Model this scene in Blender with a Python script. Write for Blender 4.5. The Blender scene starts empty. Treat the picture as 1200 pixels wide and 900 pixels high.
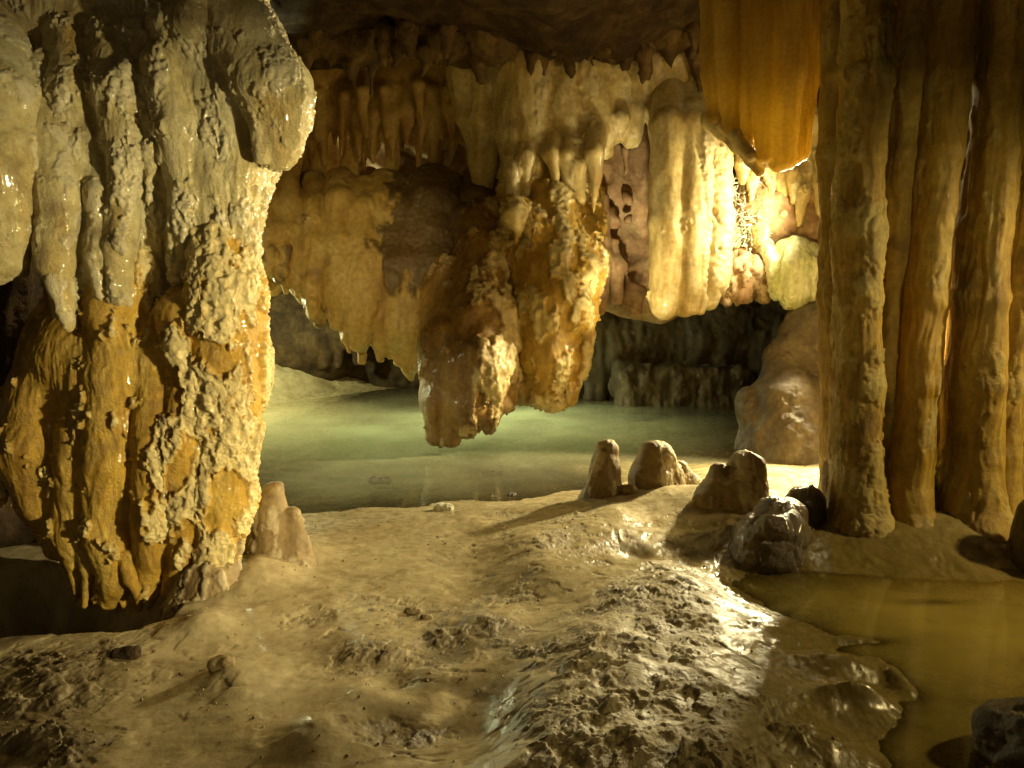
import bpy, math, random
import numpy as np
from mathutils import Vector

random.seed(7)
RNG = np.random.default_rng(11)
QUICK = 1.0            # voxel size multiplier

# ------------------------------------------------------------------ scene, camera
S = bpy.context.scene
C = S.collection
S.render.engine = 'CYCLES'
S.view_settings.view_transform = 'Standard'
S.view_settings.look = 'None'
S.view_settings.exposure = 0.0
S.view_settings.gamma = 1.0
S.cycles.use_denoising = True
try:
    S.cycles.denoiser = 'OPENIMAGEDENOISE'
    S.cycles.denoising_input_passes = 'RGB_ALBEDO_NORMAL'
except Exception:
    pass
S.cycles.max_bounces = 6
S.cycles.diffuse_bounces = 4
S.cycles.glossy_bounces = 3
S.cycles.transparent_max_bounces = 8
S.cycles.sample_clamp_indirect = 4.0
S.cycles.caustics_reflective = False
S.cycles.caustics_refractive = False

CAMZ, FPX, HOR = 1.6, 942.0, 330.0
TH = math.atan((450 - HOR) / FPX)
CT, ST = math.cos(TH), math.sin(TH)
cam = bpy.data.cameras.new('camera')
cam.sensor_width = 36.0
cam.lens = 36.0 * FPX / 1200.0
cam.clip_start, cam.clip_end = 0.05, 200.0
co = bpy.data.objects.new('camera', cam)
C.objects.link(co)
co.location = (0, 0, CAMZ)
co.rotation_euler = (math.pi / 2 - TH, 0, 0)
S.camera = co


def P(u, v, d):
    """a photo direction at the forward distance d (metres) -> world point"""
    xc, yc = (u - 600) / FPX, -(v - 450) / FPX
    t = d / (CT + yc * ST)
    return np.array([xc * t, d, CAMZ + t * (yc * CT - ST)], dtype=np.float64)


def G(u, v, z=0.0):
    """where that direction meets the level z"""
    xc, yc = (u - 600) / FPX, -(v - 450) / FPX
    t = (z - CAMZ) / (yc * CT - ST)
    return np.array([xc * t, t * (CT + yc * ST)])


def MP(px, d):
    return px * d / FPX


# ------------------------------------------------------------------ noise
def _h(ix, iy, iz, s):
    h = (ix.astype(np.uint32) * np.uint32(374761393) + iy.astype(np.uint32) * np.uint32(668265263)
         + iz.astype(np.uint32) * np.uint32(2147483647 - 1274126177 % 2147483647) + np.uint32((s * 974634211) & 0xffffffff))
    h = (h ^ (h >> np.uint32(13))) * np.uint32(1274126177)
    h = (h ^ (h >> np.uint32(15))) * np.uint32(2246822519)
    return h ^ (h >> np.uint32(16))


def perlin(p, s=0):
    pf = np.floor(p)
    i = pf.astype(np.int32)
    f = (p - pf).astype(np.float32)
    w = f * f * f * (f * (f * 6 - 15) + 10)
    out = np.zeros(len(p), np.float32)
    for dx in (0, 1):
        wx = w[:, 0] if dx else 1 - w[:, 0]
        for dy in (0, 1):
            wy = w[:, 1] if dy else 1 - w[:, 1]
            for dz in (0, 1):
                wz = w[:, 2] if dz else 1 - w[:, 2]
                h = _h(i[:, 0] + dx, i[:, 1] + dy, i[:, 2] + dz, s)
                gx = (h & np.uint32(1023)).astype(np.float32) / 511.5 - 1
                gy = ((h >> np.uint32(10)) & np.uint32(1023)).astype(np.float32) / 511.5 - 1
                gz = ((h >> np.uint32(20)) & np.uint32(1023)).astype(np.float32) / 511.5 - 1
                out += wx * wy * wz * (gx * (f[:, 0] - dx) + gy * (f[:, 1] - dy) + gz * (f[:, 2] - dz))
    return out * 1.1


def fbm(p, sc, oct=4, s=0, gain=0.5, stretch=(1, 1, 1)):
    q = np.asarray(p, np.float32) * (np.array(stretch, np.float32) * sc)
    a, o = 1.0, np.zeros(len(q), np.float32)
    for k in range(oct):
        o += a * perlin(q + 17.3 * k, s + k)
        q = q * 2.03
        a *= gain
    return o


def ridged(p, sc, oct=3, s=0, stretch=(1, 1, 1)):
    q = np.asarray(p, np.float32) * (np.array(stretch, np.float32) * sc)
    a, o = 1.0, np.zeros(len(q), np.float32)
    for k in range(oct):
        o += a * (1 - 2.2 * np.abs(perlin(q + 9.1 * k, s + k)))
        q = q * 2.07
        a *= 0.5
    return o / 1.6


def worley(p, sc, s=0, stretch=(1, 1, 1)):
    """F1, F2, random id"""
    q = np.asarray(p, np.float32) * (np.array(stretch, np.float32) * sc)
    fl = np.floor(q)
    i = fl.astype(np.int32)
    f = (q - fl).astype(np.float32)
    f1 = np.full(len(q), 9, np.float32)
    f2 = np.full(len(q), 9, np.float32)
    rid = np.zeros(len(q), np.float32)
    for dx in (-1, 0, 1):
        for dy in (-1, 0, 1):
            for dz in (-1, 0, 1):
                h = _h(i[:, 0] + dx, i[:, 1] + dy, i[:, 2] + dz, s + 50)
                ax = (h & np.uint32(1023)).astype(np.float32) / 1023 + dx - f[:, 0]
                ay = ((h >> np.uint32(10)) & np.uint32(1023)).astype(np.float32) / 1023 + dy - f[:, 1]
                az = ((h >> np.uint32(20)) & np.uint32(1023)).astype(np.float32) / 1023 + dz - f[:, 2]
                d = ax * ax + ay * ay + az * az
                n = d < f1
                f2 = np.where(n, f1, np.minimum(f2, d))
                rid = np.where(n, (h >> np.uint32(5) & np.uint32(255)).astype(np.float32) / 255, rid)
                f1 = np.minimum(f1, d)
    return np.sqrt(f1), np.sqrt(f2), rid


def scales(p, sc, s=0, base=0.9, spread=1.2):
    """overlapping tilted plates, about -0.5..0.5"""
    q = np.asarray(p, np.float32)[:, :2] * sc
    fl = np.floor(q)
    i = fl.astype(np.int32)
    f = (q - fl).astype(np.float32)
    best = np.full(len(q), 9, np.float32)
    out = np.zeros(len(q), np.float32)
    for dx in (-1, 0, 1):
        for dy in (-1, 0, 1):
            h = _h(i[:, 0] + dx, i[:, 1] + dy, 0 * i[:, 0], s + 400)
            ax = (h & np.uint32(1023)).astype(np.float32) / 1023 + dx - f[:, 0]
            ay = ((h >> np.uint32(10)) & np.uint32(1023)).astype(np.float32) / 1023 + dy - f[:, 1]
            d = ax * ax + ay * ay
            an = base + spread * (((h >> np.uint32(20)) & np.uint32(1023)).astype(np.float32) / 1023 - .5) * 2
            lev = ((h >> np.uint32(7)) & np.uint32(255)).astype(np.float32) / 255 - .5
            n = d < best
            out = np.where(n, -(ax * np.cos(an) + ay * np.sin(an)) + .5 * lev, out)
            best = np.minimum(best, d)
    return out


def sstep(a, b, x):
    t = np.clip((x - a) / (b - a), 0, 1)
    return t * t * (3 - 2 * t)


# ------------------------------------------------------------------ solids from smooth-joined drips
class Form:
    def __init__(self, h):
        self.h = h * QUICK
        self.prims = []

    def cone(self, a, b, ra, rb, k=0.03, sq=1.0, cut=False):
        self.prims.append((np.array(a, float), np.array(b, float), float(ra), float(rb), k, sq, cut))
        return self

    def chain(self, pts, k=0.03, sq=1.0, cut=False):
        """pts: (u, v, d, radius in photo pixels)"""
        for (a, b) in zip(pts[:-1], pts[1:]):
            self.cone(P(*a[:3]), P(*b[:3]), MP(a[3], a[2]), MP(b[3], b[2]), k, sq, cut)
        return self

    def ball(self, u, v, d, r, k=0.05, sq=1.0, cut=False):
        p = P(u, v, d)
        self.cone(p, p + np.array([0, 0, 1e-4]), MP(r, d), MP(r, d), k, sq, cut)
        return self

    def wide(self, u0, v0, u1, v1, d, r, k=0.06, sq=1.0, cut=False):
        self.cone(P(u0, v0, d), P(u1, v1, d), MP(r, d), MP(r, d), k, sq, cut)
        return self

    def surface(self):
        h = self.h
        lo, hi = np.full(3, 1e9), np.full(3, -1e9)
        for a, b, ra, rb, k, sq, cut in self.prims:
            if cut:
                continue
            R = max(ra, rb)
            e = np.array([R, R * sq, R])
            lo = np.minimum(lo, np.minimum(a, b) - e)
            hi = np.maximum(hi, np.maximum(a, b) + e)
        lo -= 4 * h + 0.02
        hi += 4 * h + 0.02
        n = np.ceil((hi - lo) / h).astype(int) + 1
        F = np.full(n, 0.5, np.float32)
        ax = [lo[i] + h * np.arange(n[i]) for i in range(3)]
        for a, b, ra, rb, k, sq, cut in self.prims:
            R = max(ra, rb) + k + 2 * h + 0.03
            e = np.array([R, R * max(sq, 1.0) + 0.01, R])
            i0 = np.maximum(np.floor((np.minimum(a, b) - e - lo) / h).astype(int), 0)
            i1 = np.minimum(np.ceil((np.maximum(a, b) + e - lo) / h).astype(int) + 1, n)
            if np.any(i1 <= i0):
                continue
            X = ax[0][i0[0]:i1[0], None, None].astype(np.float32)
            Y = ax[1][None, i0[1]:i1[1], None].astype(np.float32)
            Z = ax[2][None, None, i0[2]:i1[2]].astype(np.float32)
            ab = b - a
            ab2 = np.array([ab[0], ab[1] / sq, ab[2]])
            L = max(float(ab2 @ ab2), 1e-9)
            dx, dy, dz = X - np.float32(a[0]), (Y - np.float32(a[1])) / np.float32(sq), Z - np.float32(a[2])
            t = np.clip((dx * np.float32(ab2[0]) + dy * np.float32(ab2[1]) + dz * np.float32(ab2[2])) / np.float32(L), 0, 1)
            ex, ey, ez = dx - t * np.float32(ab2[0]), dy - t * np.float32(ab2[1]), dz - t * np.float32(ab2[2])
            d = np.sqrt(ex * ex + ey * ey + ez * ez) - (np.float32(ra) + t * np.float32(rb - ra))
            d = d * np.float32(min(1.0, sq))
            V = F[i0[0]:i1[0], i0[1]:i1[1], i0[2]:i1[2]]
            if cut:
                m = np.maximum(V, -d)
                w = np.maximum(k - np.abs(V + d), 0) / k
                V[...] = m + w * w * k * 0.25
            else:
                m = np.minimum(V, d)
                w = np.maximum(k - np.abs(V - d), 0) / k
                V[...] = m - w * w * k * 0.25
        F[0], F[-1], F[:, 0], F[:, -1], F[:, :, 0], F[:, :, -1] = [np.float32(0.05)] * 6
        return nets(F, lo, h)


def nets(F, lo, h):
    ins = F < 0
    c = np.zeros(tuple(s - 1 for s in F.shape), np.uint8)
    for dx in (0, 1):
        for dy in (0, 1):
            for dz in (0, 1):
                c += ins[dx:F.shape[0] - 1 + dx, dy:F.shape[1] - 1 + dy, dz:F.shape[2] - 1 + dz]
    act = (c > 0) & (c < 8)
    I = np.argwhere(act)
    idx = np.full(c.shape, -1, np.int32)
    idx[act] = np.arange(len(I))
    corner = {}
    for dx in (0, 1):
        for dy in (0, 1):
            for dz in (0, 1):
                corner[dx, dy, dz] = F[I[:, 0] + dx, I[:, 1] + dy, I[:, 2] + dz]
    acc = np.zeros((len(I), 3))
    cnt = np.zeros(len(I))
    for a in range(3):
        o = [x for x in range(3) if x != a]
        for p in (0, 1):
            for q in (0, 1):
                c0 = [0, 0, 0]
                c0[o[0]], c0[o[1]] = p, q
                c1 = list(c0)
                c1[a] = 1
                f0, f1 = corner[tuple(c0)], corner[tuple(c1)]
                m = (f0 < 0) != (f1 < 0)
                t = np.where(m, f0 / np.where(m, f0 - f1, 1), 0)
                pt = np.tile(np.array(c0, float), (len(I), 1))
                pt[:, a] += t
                acc += pt * m[:, None]
                cnt += m
    V = lo + h * (I + acc / cnt[:, None])
    faces = []
    for a in range(3):
        o = [(a + 1) % 3, (a + 2) % 3]
        s0 = [slice(None)] * 3
        s1 = [slice(None)] * 3
        s0[a], s1[a] = slice(0, -1), slice(1, None)
        A, B = ins[tuple(s0)], ins[tuple(s1)]
        E = np.argwhere(A != B)
        ok = np.all((E[:, o] > 0), axis=1) & (E[:, o[0]] < c.shape[o[0]]) & (E[:, o[1]] < c.shape[o[1]])
        E = E[ok]
        flip = ~A[tuple(E.T)]
        e = np.zeros(3, int)
        f = np.zeros(3, int)
        e[o[0]], f[o[1]] = 1, 1
        q = [idx[tuple((E - e - f).T)], idx[tuple((E - f).T)], idx[tuple(E.T)], idx[tuple((E - e).T)]]
        Q = np.stack(q, 1)
        Q[flip] = Q[flip][:, ::-1]
        faces.append(Q)
    return V, np.concatenate(faces)


def normals(V, Q):
    n = np.cross(V[Q[:, 2]] - V[Q[:, 0]], V[Q[:, 3]] - V[Q[:, 1]])
    N = np.zeros_like(V)
    for k in range(4):
        for j in range(3):
            N[:, j] += np.bincount(Q[:, k], n[:, j], len(V))
    return N / np.maximum(np.linalg.norm(N, axis=1), 1e-12)[:, None]


def relax(V, Q, it=1, lam=0.5):
    for _ in range(it):
        A = np.zeros_like(V)
        deg = np.bincount(Q.ravel(), minlength=len(V)).astype(float) * 2
        for k in range(4):
            for d in (1, 3):
                nb = V[Q[:, (k + d) % 4]]
                for j in range(3):
                    A[:, j] += np.bincount(Q[:, k], nb[:, j], len(V))
        V = V + lam * (A / np.maximum(deg, 1)[:, None] - V)
    return V


def mesh_from(name, V, Q, attrs=None):
    me = bpy.data.meshes.new(name)
    me.vertices.add(len(V))
    me.vertices.foreach_set('co', np.ascontiguousarray(V, np.float32).ravel())
    me.loops.add(Q.size)
    me.loops.foreach_set('vertex_index', np.ascontiguousarray(Q, np.int32).ravel())
    me.polygons.add(len(Q))
    me.polygons.foreach_set('loop_start', np.arange(0, Q.size, 4, dtype=np.int32))
    me.polygons.foreach_set('use_smooth', np.ones(len(Q), bool))
    me.update(calc_edges=True)
    for k, a in (attrs or {}).items():
        at = me.attributes.new(k, 'FLOAT', 'POINT')
        at.data.foreach_set('value', np.ascontiguousarray(a, np.float32))
    return me


# surface relief of dripstone: flutes, crust with raised rims, pits, popcorn, fine grain
def terrace(t, soft=0.3):
    f = np.floor(t)
    return f + sstep(0, soft, t - f)


def relief(V, Q, seed, flute=0.012, fs=9.0, crust=0.0, cs=7.0, ct=0.05, pop=0.0, ps=30.0, fine=0.003, ns=45.0,
           bulge=0.02, bs=3.0, zs=0.15, cmask=None, ledge=0.0, pits=0.0, pps=26.0, crest=0.4, facet=0.0, fcs=4.0):
    V = relax(V, Q, 2)
    N = normals(V, Q)
    side = 1 - np.abs(N[:, 2]) ** 2
    d = bulge * fbm(V, bs, 2, seed)
    if flute:
        wv = V + 0.05 * np.stack([fbm(V, 3.0, 2, seed + 80), fbm(V, 3.0, 2, seed + 81), 0 * V[:, 0]], 1)
        d = d + flute * side * (ridged(wv, fs, 2, seed + 5, (1, 1, zs)) + 0.35 * ridged(wv, fs * 2.7, 2, seed + 6, (1, 1, zs * .7)))
    if ledge:
        d = d + ledge * fbm(V, 6.0, 3, seed + 71, stretch=(.6, .6, 2.5))
    if facet:
        f1, f2, rid = worley(V + 0.03 * fbm(V, 5, 2, seed + 83)[:, None], fcs, seed + 84)
        d = d + facet * (f2 - f1)
    V = V + N * d[:, None]
    N = normals(V, Q)
    cr = np.zeros(len(V), np.float32)
    d = np.zeros(len(V), np.float32)
    if crust:
        m = fbm(V, cs, 5, seed + 9, 0.6, (1, 1, 0.5))
        if cmask is not None:
            m = m + cmask(V)
        cr = sstep(ct - .03, ct + 0.2, m)
        d = crust * (0.7 * cr + 0.15 * terrace(np.clip(m - ct, 0, 2) * 6, .35) + crest * 4 * cr * (1 - cr))
    on = cr if crust else sstep(-0.15, 0.25, fbm(V, cs * .7, 2, seed + 21))
    if pits:
        f1, f2, rid = worley(V + 0.01 * fbm(V, 14, 2, seed + 60)[:, None], pps, seed + 61, (1, 1, .6))
        d = d - pits * np.sqrt(np.clip(1 - (f1 / 0.6) ** 2, 0, 1)) * sstep(.25, .5, rid) * on
    if pop:
        f1, f2, rid = worley(V, ps, seed + 3)
        d = d + pop * np.sqrt(np.clip(1 - (f1 / 0.72) ** 2, 0, 1)) * (0.1 + 0.9 * rid ** 2) * (0.06 + 0.94 * on)
    if fine:
        d = d + fine * (fbm(V, ns, 3, seed + 13, 0.6) + 0.5 * ridged(V, ns * .5, 2, seed + 14)) * (0.2 + 0.8 * on)
    V = V + N * d[:, None]
    return V, cr


def link(name, me, mat, parent=None, org=None):
    o = bpy.data.objects.new(name, me)
    C.objects.link(o)
    if mat is not None:
        me.materials.append(mat)
    if parent is not None:
        o.parent = parent
    elif org is not None:
        o.location = org
    return o


def tag(o, label=None, cat=None, group=None, kind=None):
    for k, v in (('label', label), ('category', cat), ('group', group), ('kind', kind)):
        if v:
            o[k] = v
    return o


def thing(name, loc, label, cat, group=None):
    o = bpy.data.objects.new(name, None)
    C.objects.link(o)
    o.location = loc
    o.empty_display_size = 0.1
    return tag(o, label, cat, group)


def fringe(f, rg_, u0, u1, vtop, v0, v1, d, r0=7, r1=11, gap=(13, 22), k=.035, dj=.1, back=.12):
    u = u0
    while u < u1:
        r = rg_.uniform(r0, r1)
        e = rg_.uniform(v0, v1) if rg_.random() < .75 else rg_.uniform(v0, v1) + (v1 - v0) * .6
        t, b = (float(np.interp(u, *vtop)) if isinstance(vtop, tuple) else vtop), e
        if isinstance(vtop, tuple):
            b = t + e
        dd = d + rg_.uniform(-dj, dj)
        m = .45 * t + .55 * b
        f.chain([(u, t, dd + back, r * 1.6), (u + rg_.uniform(-2, 2), t * .7 + b * .3, dd, r), (u + rg_.uniform(-3, 3), m, dd, r * .62), (u + rg_.uniform(-4, 4), b, dd, rg_.uniform(1.2, 2.2))], k)
        u += rg_.uniform(*gap)


def build(form, name, mat, seed, parent=None, **kw):
    V, Q = form.surface()
    V, cr = relief(V, Q, seed, **kw)
    if parent is not None:
        org = np.array(parent.location)
    else:
        org = np.array([(V[:, 0].min() + V[:, 0].max()) / 2, (V[:, 1].min() + V[:, 1].max()) / 2, V[:, 2].min()])
    return link(name, mesh_from(name, V - org, Q, {'crust': cr}), mat, parent, org)


# ------------------------------------------------------------------ materials
def nodes(name):
    m = bpy.data.materials.new(name)
    m.use_nodes = True
    nt = m.node_tree
    nt.nodes.clear()
    return m, nt


def N_(nt, t, **kw):
    n = nt.nodes.new(t)
    for k, v in kw.items():
        if k.startswith('i_'):
            n.inputs[k[2:].replace('_', ' ')].default_value = v
        else:
            setattr(n, k, v)
    return n


def noise(nt, vec, sc, det=4, rough=0.55, dist=0.0):
    n = N_(nt, 'ShaderNodeTexNoise')
    n.inputs['Scale'].default_value = sc
    n.inputs['Detail'].default_value = det
    n.inputs['Roughness'].default_value = rough
    n.inputs['Distortion'].default_value = dist
    nt.links.new(vec, n.inputs['Vector'])
    return n.outputs['Fac']


def ramp(nt, fac, stops, interp='LINEAR'):
    r = N_(nt, 'ShaderNodeValToRGB')
    r.color_ramp.interpolation = interp
    e = r.color_ramp.elements
    while len(e) < len(stops):
        e.new(0.5)
    for el, (p, c) in zip(e, stops):
        el.position = p
        el.color = (*c, 1) if len(c) == 3 else c
    nt.links.new(fac, r.inputs['Fac'])
    return r.outputs['Color']


def mix(nt, fac, a, b, mode='MIX'):
    n = N_(nt, 'ShaderNodeMix', data_type='RGBA', blend_type=mode)
    for s, v in ((n.inputs[0], fac), (n.inputs[6], a), (n.inputs[7], b)):
        if isinstance(v, (int, float)):
            s.default_value = v
        elif isinstance(v, tuple):
            s.default_value = (*v, 1)
        else:
            nt.links.new(v, s)
    return n.outputs[2]


def mrange(nt, v, a, b, c, d):
    n = N_(nt, 'ShaderNodeMapRange')
    for k, x in zip(range(1, 5), (a, b, c, d)):
        n.inputs[k].default_value = x
    nt.links.new(v, n.inputs[0])
    return n.outputs[0]


def stone(name, dark, main, pale, crustc, stain=(0.05, 0.03, 0.015), rough=(0.25, 0.6), sss=0.0, srad=(0.05, 0.025, 0.008),
          transl=0.0, tcol=(0.8, 0.45, 0.1), bump=0.4, bscale=60.0, stainamt=0.5, zs=0.2, coat=0.0, sc=1.0, spec=0.5, vst=False):
    m, nt = nodes(name)
    L = nt.links.new
    geo = N_(nt, 'ShaderNodeTexCoord').outputs['Object']
    mp = N_(nt, 'ShaderNodeMapping')
    mp.inputs['Scale'].default_value = (1, 1, zs)
    L(geo, mp.inputs['Vector'])
    st = mp.outputs['Vector']
    n1 = noise(nt, st, 5.0 * sc, 5, 0.6, 0.4)
    n2 = noise(nt, geo, 22.0 * sc, 5, 0.6)
    n3 = noise(nt, st if vst else geo, 3.0 * sc, 4, 0.6, 0.6)
    col = ramp(nt, n1, [(0.28, dark), (0.5, main), (0.72, pale)])
    fl = ramp(nt, n2, [(0.3, (0.72, 0.70, 0.66)), (0.65, (1.08, 1.08, 1.08))])
    col = mix(nt, 1.0, col, fl, 'MULTIPLY')
    at = N_(nt, 'ShaderNodeAttribute', attribute_name='crust').outputs['Fac']
    cc = mix(nt, n2, tuple(x * 0.6 for x in crustc), tuple(min(1, x * 1.25) for x in crustc))
    col = mix(nt, mrange(nt, at, 0, 1, 0, 0.85), col, cc)
    sf = ramp(nt, n3, [(0.55, (0, 0, 0)), (0.72, (stainamt,) * 3)])
    col = mix(nt, sf, col, stain)
    bs = N_(nt, 'ShaderNodeBsdfPrincipled')
    L(col, bs.inputs['Base Color'])
    r = noise(nt, geo, 14.0 * sc, 4, 0.6)
    rr = mrange(nt, r, 0.35, 0.65, rough[0], rough[1])
    ra = N_(nt, 'ShaderNodeMath', operation='ADD', use_clamp=True)
    L(rr, ra.inputs[0])
    L(mrange(nt, sf, 0, 1, 0, 0.2), ra.inputs[1])
    L(ra.outputs[0], bs.inputs['Roughness'])
    bs.inputs['Specular IOR Level'].default_value = spec
    if coat:
        bs.inputs['Coat Weight'].default_value = coat
        bs.inputs['Coat Roughness'].default_value = 0.12
    if sss:
        L(mrange(nt, at, 0, 1, sss, sss * 0.3), bs.inputs['Subsurface Weight'])
        bs.inputs['Subsurface Radius'].default_value = (1.0, srad[1] / srad[0], srad[2] / srad[0])
        bs.inputs['Subsurface Scale'].default_value = srad[0]
    bp = N_(nt, 'ShaderNodeBump')
    bp.inputs['Strength'].default_value = bump
    bp.inputs['Distance'].default_value = 0.012
    b1 = noise(nt, geo, bscale, 6, 0.65)
    b2 = noise(nt, geo, bscale * 3.7, 4, 0.65)
    ad = N_(nt, 'ShaderNodeMath', operation='MULTIPLY_ADD')
    L(b2, ad.inputs[0])
    ad.inputs[1].default_value = 0.6
    L(b1, ad.inputs[2])
    L(ad.outputs[0], bp.inputs['Height'])
    L(bp.outputs['Normal'], bs.inputs['Normal'])
    out = N_(nt, 'ShaderNodeOutputMaterial')
    sh = bs.outputs[0]
    if transl:
        tr = N_(nt, 'ShaderNodeBsdfTranslucent')
        tr.inputs['Color'].default_value = (*tcol, 1)
        mx = N_(nt, 'ShaderNodeMixShader')
        mx.inputs[0].default_value = transl
        L(sh, mx.inputs[1])
        L(tr.outputs[0], mx.inputs[2])
        sh = mx.outputs[0]
    L(sh, out.inputs['Surface'])
    return m


M = {}
M['left'] = stone('cream_flowstone', (0.46, 0.31, 0.08), (0.61, 0.51, 0.24), (0.72, 0.65, 0.40), (0.70, 0.61, 0.37), (0.16, 0.09, 0.025),
                  (0.12, 0.45), 0.15, (0.02, 0.012, 0.004), bump=1.0, bscale=75, coat=0.4, stainamt=0.8)
M['amber'] = stone('amber_flowstone', (0.34, 0.18, 0.02), (0.56, 0.35, 0.05), (0.66, 0.47, 0.11), (0.74, 0.61, 0.29), (0.12, 0.065, 0.02),
                   (0.14, 0.45), 0.25, (0.03, 0.016, 0.004), bump=0.8, bscale=70, coat=0.25)
M['curtain'] = stone('honey_curtain', (0.36, 0.19, 0.04), (0.50, 0.33, 0.09), (0.56, 0.42, 0.16), (0.5, 0.4, 0.2), (0.22, 0.08, 0.03),
                     (0.3, 0.6), 0.3, (0.04, 0.02, 0.005), bump=0.25, bscale=35, stainamt=0.4)
M['shelf'] = stone('honey_shelf', (0.34, 0.19, 0.04), (0.48, 0.32, 0.085), (0.55, 0.41, 0.15), (0.085, 0.05, 0.02), (0.16, 0.07, 0.03),
                   (0.3, 0.65), 0.25, (0.04, 0.02, 0.005), bump=0.5, bscale=35, stainamt=0.5)
M['ledge'] = stone('brown_ledge_rock', (0.05, 0.03, 0.01), (0.12, 0.072, 0.022), (0.22, 0.14, 0.05), (0.10, 0.06, 0.02), (0.03, 0.018, 0.008),
                   (0.5, 0.9), 0.0, bump=0.7, bscale=40, zs=.5, spec=.3)
M['brown_amber'] = stone('brown_amber_flowstone', (0.15, 0.075, 0.015), (0.30, 0.165, 0.035), (0.42, 0.26, 0.07), (0.66, 0.52, 0.25), (0.07, 0.035, 0.012),
                         (0.15, 0.5), 0.2, (0.03, 0.015, 0.004), bump=0.7, bscale=50, coat=0.3, stainamt=.7)
M['amber_rib'] = stone('amber_rib', (0.26, 0.155, 0.02), (0.46, 0.305, 0.045), (0.57, 0.43, 0.11), (0.5, 0.41, 0.17), (0.10, 0.055, 0.015),
                       (0.25, 0.55), 0.3, (0.06, 0.03, 0.006), transl=0.12, tcol=(0.9, 0.66, 0.12), bump=0.45, bscale=60, stainamt=0.5)
M['column_base'] = stone('muddy_column_base', (0.20, 0.125, 0.025), (0.34, 0.225, 0.05), (0.45, 0.33, 0.10), (0.20, 0.145, 0.05), (0.07, 0.045, 0.015),
                         (0.3, 0.65), 0.1, (0.04, 0.02, 0.005), bump=0.6, bscale=60, stainamt=0.7)
M['mud'] = stone('muddy_stone', (0.12, 0.08, 0.025), (0.22, 0.155, 0.05), (0.32, 0.235, 0.09), (0.16, 0.11, 0.04), (0.06, 0.04, 0.015),
                 (0.3, 0.65), 0.0, bump=0.6, bscale=50, zs=.6)
M['pale'] = stone('pale_drapery', (0.42, 0.29, 0.09), (0.58, 0.46, 0.20), (0.70, 0.63, 0.38), (0.68, 0.58, 0.34), (0.24, 0.13, 0.04),
                  (0.2, 0.5), 0.3, (0.05, 0.03, 0.01), bump=0.4, bscale=50, stainamt=0.5, coat=.15)
M['orange'] = stone('orange_drapery', (0.30, 0.165, 0.02), (0.54, 0.37, 0.075), (0.66, 0.51, 0.17), (0.66, 0.56, 0.3), (0.13, 0.055, 0.01),
                    (0.3, 0.55), 0.2, (0.05, 0.025, 0.005), transl=0.25, tcol=(0.85, 0.62, 0.13), bump=0.35, bscale=45, stainamt=0.85, zs=.08, vst=True, sc=1.6)
M['column'] = stone('brown_column', (0.22, 0.13, 0.016), (0.42, 0.27, 0.038), (0.55, 0.40, 0.085), (0.48, 0.38, 0.13), (0.09, 0.05, 0.015),
                    (0.3, 0.6), 0.3, (0.06, 0.028, 0.005), bump=0.55, bscale=70, stainamt=0.6)
M['pink'] = stone('pink_pitted_rock', (0.26, 0.13, 0.055), (0.40, 0.25, 0.125), (0.52, 0.39, 0.23), (0.60, 0.48, 0.32), (0.10, 0.05, 0.025),
                  (0.45, 0.8), 0.1, (0.02, 0.01, 0.004), bump=0.7, bscale=40, zs=1.0, stainamt=.7)
M['green'] = stone('green_dripstone', (0.50, 0.53, 0.24), (0.62, 0.65, 0.36), (0.72, 0.74, 0.50), (0.75, 0.74, 0.52), (0.45, 0.42, 0.2),
                   (0.15, 0.4), 0.3, (0.04, 0.035, 0.012), bump=0.3, bscale=50, coat=0.4, stainamt=0.3)
M['white'] = stone('white_calcite', (0.50, 0.50, 0.40), (0.68, 0.68, 0.56), (0.78, 0.78, 0.68), (0.75, 0.75, 0.65), (0.35, 0.33, 0.25),
                   (0.3, 0.6), 0.3, (0.03, 0.03, 0.02), bump=0.4, bscale=60, stainamt=0.2)
M['grey'] = stone('grey_brown_rock', (0.055, 0.04, 0.024), (0.12, 0.09, 0.052), (0.21, 0.165, 0.10), (0.26, 0.21, 0.13), (0.06, 0.04, 0.025),
                  (0.35, 0.75), 0.0, bump=0.6, bscale=40, zs=0.5)
M['mite'] = stone('tan_stalagmite', (0.14, 0.085, 0.03), (0.25, 0.17, 0.065), (0.36, 0.265, 0.12), (0.50, 0.41, 0.24), (0.08, 0.045, 0.015),
                  (0.4, 0.75), 0.12, (0.02, 0.01, 0.004), bump=0.5, bscale=60, zs=0.5)
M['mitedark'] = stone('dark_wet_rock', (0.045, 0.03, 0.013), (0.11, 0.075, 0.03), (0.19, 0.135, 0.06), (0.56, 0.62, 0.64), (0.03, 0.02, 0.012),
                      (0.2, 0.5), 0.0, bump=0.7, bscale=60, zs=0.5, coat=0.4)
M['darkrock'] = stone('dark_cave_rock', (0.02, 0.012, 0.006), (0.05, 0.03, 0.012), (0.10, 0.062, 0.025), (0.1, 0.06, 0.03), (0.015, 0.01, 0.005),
                      (0.7, 0.95), 0.0, bump=0.7, bscale=30, zs=0.8, spec=0.2)


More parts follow.
